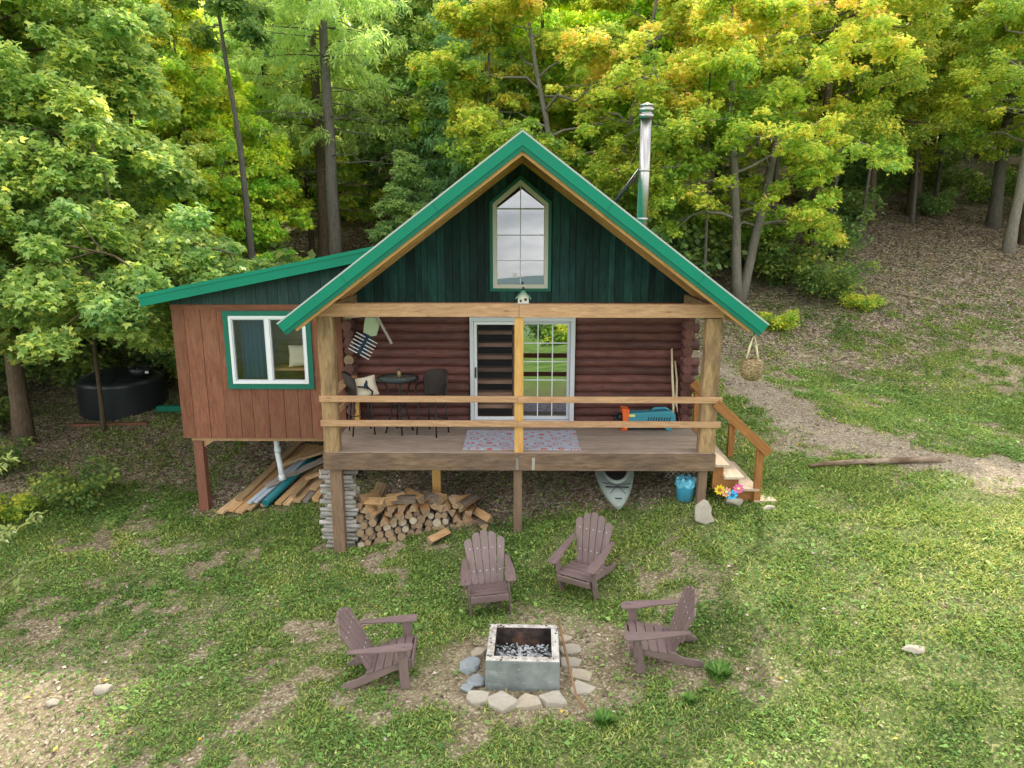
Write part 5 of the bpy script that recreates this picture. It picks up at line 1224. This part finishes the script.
# --- the wood behind: a few grown kinds, copied, each tree its own object
KIN = []
for i, (pal, H, cl, rad, lab, nm, tb) in enumerate([
   ('green', 12.5, 2.3, 3.7, 'dense green broadleaf tree in the woods behind the cabin', 'broadleaf_tree', .45), ('lime', 13, 2.6, 3.9, 'yellow-green broadleaf tree in the woods behind the cabin', 'broadleaf_tree', .42),
   ('cool', 11, 1.2, 3.3, 'dark green low-branched tree in the woods behind the cabin', 'broadleaf_tree', .40), ('yellow', 12.5, 3.0, 3.8, 'yellow autumn tree deep in the woods behind the cabin', 'broadleaf_tree', .36)]):
    KIN.append([make_tree(nm, tree_mesh(80 + i, H, cl, rad, 46, 80, .155, pal, 1, .16, (0, 0), tb=tb, tc=.32), M['bark_brown'] if i % 2 else M['bark_grey'], M['leaffar'], (0, 0, 0), lab, 'tree', 'trees that fill the woods'), False])
KIN.append([make_tree('spruce_tree', conifer_mesh(90, 14, 2, 2.8, 64, 'spruce', .18, .7), M['bark_brown'], M['needle'], (0, 0, 0), 'dark conifer in the woods behind the cabin', 'tree', 'trees that fill the woods'), False])
KIN.append([make_tree('larch_tree', conifer_mesh(91, 15, 5, 3.4, 54, 'larch', .22, .9, 8), M['bark_grey'], M['needle'], (0, 0, 0), 'feathery pale green larch in the woods behind the cabin', 'tree', 'trees that fill the woods'), False])
def grow(kind, x, y, s=1, rot=None):
    r, used = KIN[kind]; o = copy_tree(r) if used else r; KIN[kind][1] = True
    o.location = gpos(x, y, .1); o.scale = (s, s, s * random.uniform(.94, 1.08)); o.rotation_euler = (0, 0, random.uniform(0, 6.28) if rot is None else rot); return o
random.seed(5)
fixed = [(2, -13.5, 9.5, .8), (1, -16.5, 8.5, .95), (1, -11.0, 12.5, .85), (1, -9.6, 13.6, .7), (0, -19.5, 6.5, 1.0), (1, -14.5, 14.5, 1.0), (2, -3.6, 11.8, .5), (2, -12, 10.8, .55), (1, -8.6, 18.6, .9), (1, -1.0, 17.5, .95), (0, -.4, 14.0, .58), (3, 4.8, 17.0, .95), (1, 8.2, 19.6, .95), (0, 6.2, 20.5, 1.0), (5, -9.8, 17.5, .95), (4, -2.0, 20.5, 1.0)]
for k, x, y, s in fixed: grow(k, x, y, s)
n_t = 0
for gyy in np.arange(20.5, 41, 5.0):
    for gxx in np.arange(-32 - (gyy - 20) * .5, 36 + (gyy - 20) * .5, 5.6):
        x = gxx + random.uniform(-1.6, 1.6); y = gyy + random.uniform(-1.6, 1.6)
        if 10 < x < 22 and y < 25 and random.random() < .75: continue
        if abs(x) > (y + 11) * .80 + 3: continue
        if x < -8: k = random.choice((0, 0, 1, 2, 4, 5))
        elif x < 0: k = random.choice((0, 1, 1, 2, 4, 5))
        elif x < 10: k = random.choice((0, 1, 3, 3, 1, 2))
        else: k = random.choice((0, 1, 1, 0, 2, 3))
        grow(k, x, y, random.uniform(.80, 1.05)); n_t += 1
# --- distant wood that reads as one mass
rng = np.random.default_rng(44); n = 2400
fx = rng.uniform(-62, 66, n); fy = rng.uniform(43, 55, n); fz = terr(fx, fy, False) + rng.uniform(0, 1, n) ** .8 * 13
sp = [(np.array((a, b, c)), rng.normal(0, 1, 3), rng.uniform(.8, 1.6), vn(a, b + c, 6) * .7 + .3 * rng.random()) for a, b, c in zip(fx, fy, fz)]
V, F, C = sprays_to_leaves(sp, rng, 60, .38, 'lime', 1, tb=.38, tc=.35, flat=.35)
tag(np_mesh('far_woods', V, F, C, M['leaffar']), kind='stuff')

# --- slim poles standing among the bigger trees
PO = make_tree('slender_tree', tree_mesh(95, 12.5, 6.5, 1.6, 14, 60, .13, 'lime', 1, .10, (.01, 0), tb=.5), M['bark_grey'], M['leaf'], (0, 0, 0), 'slim grey pole-like tree standing between the larger trees of the woods', 'tree', 'slim poles in the woods')
for i, (x, y, s) in enumerate(((-1.0, 12.6, .8), (.8, 15.4, 1.1), (4.4, 15.5, .9), (9.6, 16.8, 1.0), (11.6, 16.4, .9), (12.4, 19.8, 1.0), (13.0, 16.9, .7), (15.6, 21.6, 1.15), (16.2, 19.2, .8), (20.6, 18.0, 1.0), (21.4, 20.6, 1.3), (18.6, 22.0, 1.0), (-10.0, 11.4, .9), (-12.6, 12.6, 1.0), (-15.5, 10.6, 1.0), (5.8, 11.2, .5))):
    o = PO if i == 0 else copy_tree(PO); o.location = gpos(x, y, .1); o.scale = (s * 1.05, s * 1.05, max(.85, s)); o.rotation_euler = (random.uniform(-.05, .05), random.uniform(-.05, .05), random.uniform(0, 6.28))
# --- dead branches on the bank
for x, y, a, L, lab in ((8.9, 8.2, .6, 1.0, 'thin grey dead branch lying on the lower bank right of the roof eave'), (12.6, 12.2, 2.6, 1.6, 'grey dead branch lying in leaf litter on the upper bank'), (15.0, 9.0, .2, 1.3, 'bent brown branch lying among weeds at the right of the bank')):
    m = MB(); pts = []
    for k in range(6): px_ = math.cos(a) * L * (k / 5 - .5) + .06 * math.sin(k * 2.1); py_ = math.sin(a) * L * (k / 5 - .5); pts.append((px_, py_, tz(x + px_, y + py_) - tz(x, y) + .04))
    m.tube(pts, [.028, .026, .022, .018, .013, .006], 6, True, .5); m.tube([pts[2], (pts[2][0] + .22, pts[2][1] + .18, pts[2][2] + .08)], [.014, .004], 5)
    one('dead_branch', m, M['stick'], lab, 'branch', None, 0, (x, y, tz(x, y)))
# --- understory
def bush_mesh(seed, H, RAD, pal, size=.12, per=34, tb=.5, n=16):
    rng = np.random.default_rng(seed); tr = MB(); sp = []
    for i in range(n):
        az = i * 2.4 + rng.normal(0, .3); L = RAD * (.5 + .6 * rng.random()); h = H * (.45 + .6 * rng.random()); d = np.array([math.cos(az), math.sin(az), 0])
        br = [d * L * (k / 4) ** 1.2 + np.array([0, 0, h * (k / 4) * (1.25 - .25 * k / 4)]) + rng.normal(0, .03, 3) * (k > 0) for k in range(5)]
        tr.tube(br, [.012, .010, .008, .006, .004], 4, False, None)
        for k in range(2, 5): sp.append((br[k] + rng.normal(0, .05, 3), d, RAD * (.18 + .16 * rng.random()), rng.random()))
    return tr, sprays_to_leaves(sp, rng, per, size, pal, 1, tb=tb, flat=.4, tc=.25)
BU = [make_tree('bush', bush_mesh(1, 1.3, 1.1, 'green', .13, 40, .50), M['bark_brown'], M['leaf'], (0, 0, 0), None, 'bush', None, 'stems'),
      make_tree('bush', bush_mesh(2, 1.0, .9, 'lime', .13, 36, .42), M['bark_brown'], M['leaf'], (0, 0, 0), None, 'bush', None, 'stems'),
      make_tree('bush', bush_mesh(3, 2.0, 1.3, 'cool', .17, 36, .5, 20), M['bark_brown'], M['leaf'], (0, 0, 0), None, 'bush', None, 'stems')]
used = [False] * 3
def bush(k, x, y, s, label, group=None, name='bush'):
    o = copy_tree(BU[k]) if used[k] else BU[k]; used[k] = True
    o.location = gpos(x, y, .04); o.scale = (s, s, s * random.uniform(.85, 1.1)); o.rotation_euler = (0, 0, random.uniform(0, 6.28)); o['label'] = label; o.name = name
    if group: o['group'] = group
    return o
bush(0, -8.9, 2.1, .62, 'low green shrub on the bare slope in front of the black tank')
bush(1, -9.9, 1.6, .5, 'low leafy plant at the left edge below the maple')
bush(0, -11.3, 3.2, .55, 'green shrub at the foot of the large left maple')
bush(1, 7.6, 9.9, .62, 'small yellow-leaved bush just right of the roof eave')
bush(0, 9.9, 12.2, 1.0, 'green bush at the woods edge on the bank right of the pale stems')
bush(1, 10.7, 11.4, .6, 'small yellow-green bush lowest on the bank')
bush(0, 9.0, 13.3, 1.2, 'wide green bush under the straight brown trunk')
bush(2, 17.6, 20.2, .62, 'green bush at the foot of the thick dark trunk on the bank')
bush(2, 11.4, 15.4, .8, 'tall dark bush behind the brown trunk on the bank')
for x, y, k, s in ((-13.5, 8.2, 2, 1.1), (-12.2, 8.6, 0, 1.2), (-10.6, 9.4, 2, 1.0), (-9.0, 8.4, 0, .9), (-7.8, 8.3, 2, 1.0), (-15.2, 7.0, 2, 1.2), (-14.3, 6.2, 0, .9), (-16.8, 5.4, 2, 1.2), (-11.3, 10.6, 2, 1.4), (-8.6, 11.2, 2, 1.5), (-6.6, 9.6, 2, 1.3), (-5.2, 9.8, 2, 1.5), (-13.0, 4.9, 0, .8), (-6.0, 8.3, 0, 1.2)):
    bush(k, x, y, s, 'leafy green undergrowth bush at the edge of the left woods', 'undergrowth at the edge of the left woods')
for x, y, k, s in ((4.2, 12.4, 2, 1.2), (5.6, 13.8, 2, 1.3), (8.0, 14.6, 0, 1.3), (12.6, 18.0, 2, 1.0), (14.0, 22.3, 2, 1.3), (16.0, 23.0, 0, 1.3), (19.0, 23.4, 2, 1.2), (21.6, 22.4, 0, 1.2), (13.2, 20.0, 0, .9), (22.2, 19.5, 2, 1.0)):
    bush(k, x, y, s, 'green undergrowth bush at the edge of the right woods', 'undergrowth at the edge of the right woods')
for x, y, k, s in ((-9, -33, 2, 2.2), (-3.5, -46, 0, 2.6), (5.0, -48, 1, 2.8), (9.5, -35, 2, 2.3), (14, -39, 0, 2.6), (-15, -38, 1, 2.6), (3.2, -52, 2, 2.6), (-6.5, -52, 1, 2.8)):
    bush(k, x, y, s, 'green bush far down the lawn that shows only in the door glass', 'bushes down the lawn reflected in the door')
# branch of a willow-leaved sapling entering at the left edge
rng = np.random.default_rng(71); tr = MB(); P_, D_, N_, S_, C_ = [], [], [], [], []
wx, wy = -7.55, -1.9; wz = tz(wx, wy)
for (az, h0, el, L) in ((.35, 1.25, .5, .9), (.9, .5, .5, .7), (-.3, 1.3, .5, .7), (2.2, .8, .6, .9), (3.6, 1.2, .6, .8), (.2, .4, .55, .55), (.5, 2.2, .55, .55)):
    d = np.array([math.cos(az), math.sin(az), 0]); br = [np.array([0, 0, h0]) + d * L * k / 6 * math.cos(el) + np.array([0, 0, L * math.sin(el) * k / 6]) for k in range(7)]
    tr.tube(br, [.010 - .0012 * k for k in range(7)], 5, False, .6)
    for k in range(46):
        v = .15 + .85 * rng.random(); f = v * 6; j = min(int(f), 5); b = br[j] + (br[j+1] - br[j]) * (f - j)
        P_.append(b); D_.append(d * .6 + rng.normal(0, .6, 3)); N_.append(rng.normal(0, .4, 3) + np.array([0, 0, 1])); S_.append(rng.uniform(.08, .16)); C_.append(np.array((.095, .125, .045)) * rng.uniform(.7, 1.4))
tr.tube([(0, 0, -.1), (.03, 0, .9), (.0, .02, 1.8), (.05, 0, 2.6)], [.025, .02, .014, .006], 6, False, .5)
ws = empty('willow_sapling', (wx, wy, wz), 0, 'slim pale-leaved sapling reaching in at the left edge of the picture', 'sapling')
tr.build('stem', M['bark_brown'], ws); V, F, C = leaf_geo(np.array(P_), np.array(D_), np.array(N_), np.array(S_), np.array(C_), 1, .20); np_mesh('leaves', V, F, C, M['leafshiny'], ws)

# ------------------------------------------------------------------ ground cover
rng = np.random.default_rng(12)
def fan(n, rmax=26, half=.86):
    """random spots on the plot, denser close by"""
    d = rmax * rng.random(n) ** .62 + 4.2; a = (rng.random(n) * 2 - 1) * half
    return d * np.sin(a) * 1.0, -11.1 + d * np.cos(a)
# grass blades
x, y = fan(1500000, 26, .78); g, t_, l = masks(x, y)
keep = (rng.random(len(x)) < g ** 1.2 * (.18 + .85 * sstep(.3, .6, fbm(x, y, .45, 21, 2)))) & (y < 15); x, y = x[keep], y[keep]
z = terr(x, y); n = len(x); a = rng.random(n) * 6.28
D = np.c_[np.cos(a) * .75, np.sin(a) * .75, .35 + .75 * rng.random(n)]; N = np.c_[-np.cos(a), -np.sin(a), np.full(n, .8)]
S = (.034 + .044 * rng.random(n)) * (.75 + .6 * fbm(x, y, 1.1, 31, 2)) * (1 + .02 * (y + 5))
tt = .37 + .75 * (fbm(x, y, 1.6, 41, 3) - .5) + rng.normal(0, .20, n) + .10 * sstep(2, 6, x) * sstep(3, -1, y)
C = ramp(tt, [(.032, .062, .016), (.066, .112, .026), (.125, .168, .038), (.20, .22, .06), (.34, .31, .15)])
V, F, C2 = leaf_geo(np.c_[x, y, z - .004], D, N, S, C, 1, .13)
tag(np_mesh('grass', V, F, C2, M['grass']), kind='stuff')
# broad-leaved weeds and clover in patches
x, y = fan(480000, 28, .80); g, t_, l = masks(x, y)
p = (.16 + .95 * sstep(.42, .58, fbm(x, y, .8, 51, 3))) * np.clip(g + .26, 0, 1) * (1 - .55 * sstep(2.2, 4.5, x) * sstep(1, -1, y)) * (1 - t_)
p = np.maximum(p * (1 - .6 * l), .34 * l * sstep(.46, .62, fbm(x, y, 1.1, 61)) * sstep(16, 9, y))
keep = rng.random(len(x)) < p; x, y = x[keep], y[keep]; z = terr(x, y); n = len(x); a = rng.random(n) * 6.28
D = np.c_[np.cos(a), np.sin(a), .25 + .35 * rng.random(n)]; N = np.c_[-np.cos(a) * .25, -np.sin(a) * .25, np.ones(n)] + rng.normal(0, .2, (n, 3))
S = .020 + .026 * rng.random(n) + .045 * (rng.random(n) < .05) + .0016 * np.clip(y + 4, 0, 20)
tt = .42 + .7 * (fbm(x, y, .9, 71, 3) - .5) + rng.normal(0, .17, n)
C = ramp(tt, [(.032, .072, .020), (.062, .120, .028), (.115, .185, .045), (.20, .27, .09)])
V, F, C2 = leaf_geo(np.c_[x, y, z + .008 + .02 * rng.random(n)], D, N, S, C, 1, .36)
tag(np_mesh('weeds', V, F, C2, M['grass']), kind='stuff')
# dead leaves and chips
x, y = fan(300000, 34, .80); g, t_, l = masks(x, y)
p = np.clip(.16 * (1 - g) + .62 * l + .03, 0, 1) * (1 - .45 * t_); keep = rng.random(len(x)) < p; x, y = x[keep], y[keep]; z = terr(x, y); n = len(x); a = rng.random(n) * 6.28
D = np.c_[np.cos(a), np.sin(a), rng.normal(.05, .15, n)]; N = np.c_[rng.normal(0, .25, n), rng.normal(0, .25, n), np.ones(n)]
S = .035 + .04 * rng.random(n) + .0022 * np.clip(y, 0, 25)
C = ramp(rng.random(n) ** 1.3, [(.08, .058, .045), (.16, .11, .08), (.25, .185, .14), (.37, .30, .24), (.52, .46, .38)]); ye = rng.random(n) < .05; C[ye] = (.5, .36, .06)
V, F, C2 = leaf_geo(np.c_[x, y, z + .012], D, N, S, C, 1, .33)
tag(np_mesh('fallen_leaves', V, F, C2, M['deadleaf']), kind='stuff')
# a few bigger tufts
for (x, y, s, lab) in ((2.35, -3.62, 1.0, 'dark green grass tuft just right of the right-hand chair'), (.95, -4.2, .75, 'small grass tuft to the right front of the fire pit'), (1.95, -3.95, .5, 'smallest grass tuft in front of the right-hand chair')):
    n = 260; a = rng.random(n) * 6.28; r_ = np.sqrt(rng.random(n)) * .11 * s
    D = np.c_[np.cos(a) * .5, np.sin(a) * .5, .6 + .6 * rng.random(n)]; N = np.c_[-np.cos(a), -np.sin(a), np.full(n, .5)]
    V, F, C2 = leaf_geo(np.c_[np.cos(a) * r_, np.sin(a) * r_, np.zeros(n)], D, N, (.10 + .08 * rng.random(n)) * s, ramp(rng.random(n), [(.03, .07, .015), (.06, .125, .025), (.11, .17, .04)]), 1, .10)
    o = np_mesh('grass_tuft', V, F, C2, M['grass']); o.location = gpos(x, y, .0); tag(o, lab, 'grass tuft')

# ------------------------------------------------------------------ light, sky, camera
SUN_AZ, SUN_EL = R(13), R(46.5)
w = bpy.data.worlds.new('World'); SC.world = w; w.use_nodes = True; nt = w.node_tree; nt.nodes.clear()
def wn(ty, **k):
    n = nt.nodes.new(ty)
    for a, v in k.items(): setattr(n, a, v)
    return n
sky = wn('ShaderNodeTexSky', sky_type='NISHITA', sun_disc=False, sun_elevation=SUN_EL, sun_rotation=SUN_AZ, air_density=1.0, dust_density=1.5, ozone_density=1.0)
tc = wn('ShaderNodeTexCoord'); mp = wn('ShaderNodeMapping'); mp.inputs['Scale'].default_value = (1, 1, 2.6); nz = wn('ShaderNodeTexNoise'); nz.inputs['Scale'].default_value = 2.3; nz.inputs['Detail'].default_value = 7; nz.inputs['Roughness'].default_value = .6
rp = wn('ShaderNodeValToRGB'); rp.color_ramp.elements[0].position = .36; rp.color_ramp.elements[1].position = .62
mx = wn('ShaderNodeMix', data_type='RGBA'); mx.inputs[7].default_value = (27, 26.8, 26.0, 1)
mu = wn('ShaderNodeMath', operation='MULTIPLY'); mu.inputs[1].default_value = .9
bg = wn('ShaderNodeBackground'); bg.inputs[1].default_value = .15; out = wn('ShaderNodeOutputWorld'); L = nt.links.new
L(tc.outputs['Generated'], mp.inputs[0]); L(mp.outputs[0], nz.inputs['Vector']); L(nz.outputs[0], rp.inputs[0]); L(rp.outputs[0], mu.inputs[0]); L(mu.outputs[0], mx.inputs[0]); L(sky.outputs[0], mx.inputs[6]); L(mx.outputs[2], bg.inputs[0]); L(bg.outputs[0], out.inputs[0])
sl = bpy.data.lights.new('sun', 'SUN'); sl.energy = 5.0; sl.angle = R(.6); sl.color = (1, .93, .80)
so = bpy.data.objects.new('sun', sl); COL.objects.link(so)
sv = Vector((math.sin(SUN_AZ) * math.cos(SUN_EL), math.cos(SUN_AZ) * math.cos(SUN_EL), math.sin(SUN_EL)))
so.rotation_euler = (-sv).to_track_quat('-Z', 'Y').to_euler(); so.location = sv * 60
cd = bpy.data.cameras.new('camera'); cam = bpy.data.objects.new('camera', cd); COL.objects.link(cam)
cd.sensor_width = 36; cd.lens = 36 * 710 / 1024; cd.clip_start = .1; cd.clip_end = 4000
cam.location = (0, -11.1, 3.6); cam.rotation_euler = (R(90 - 12.4), 0, R(.65)); SC.camera = cam
SC.view_settings.view_transform = 'Standard'; SC.view_settings.look = 'None'; SC.view_settings.exposure = 0; SC.view_settings.gamma = 1
SC.cycles.max_bounces = 5; SC.cycles.transparent_max_bounces = 12; SC.cycles.diffuse_bounces = 3; SC.cycles.transmission_bounces = 4; SC.cycles.caustics_reflective = False; SC.cycles.caustics_refractive = False
SC.render.resolution_x = 1024; SC.render.resolution_y = 768
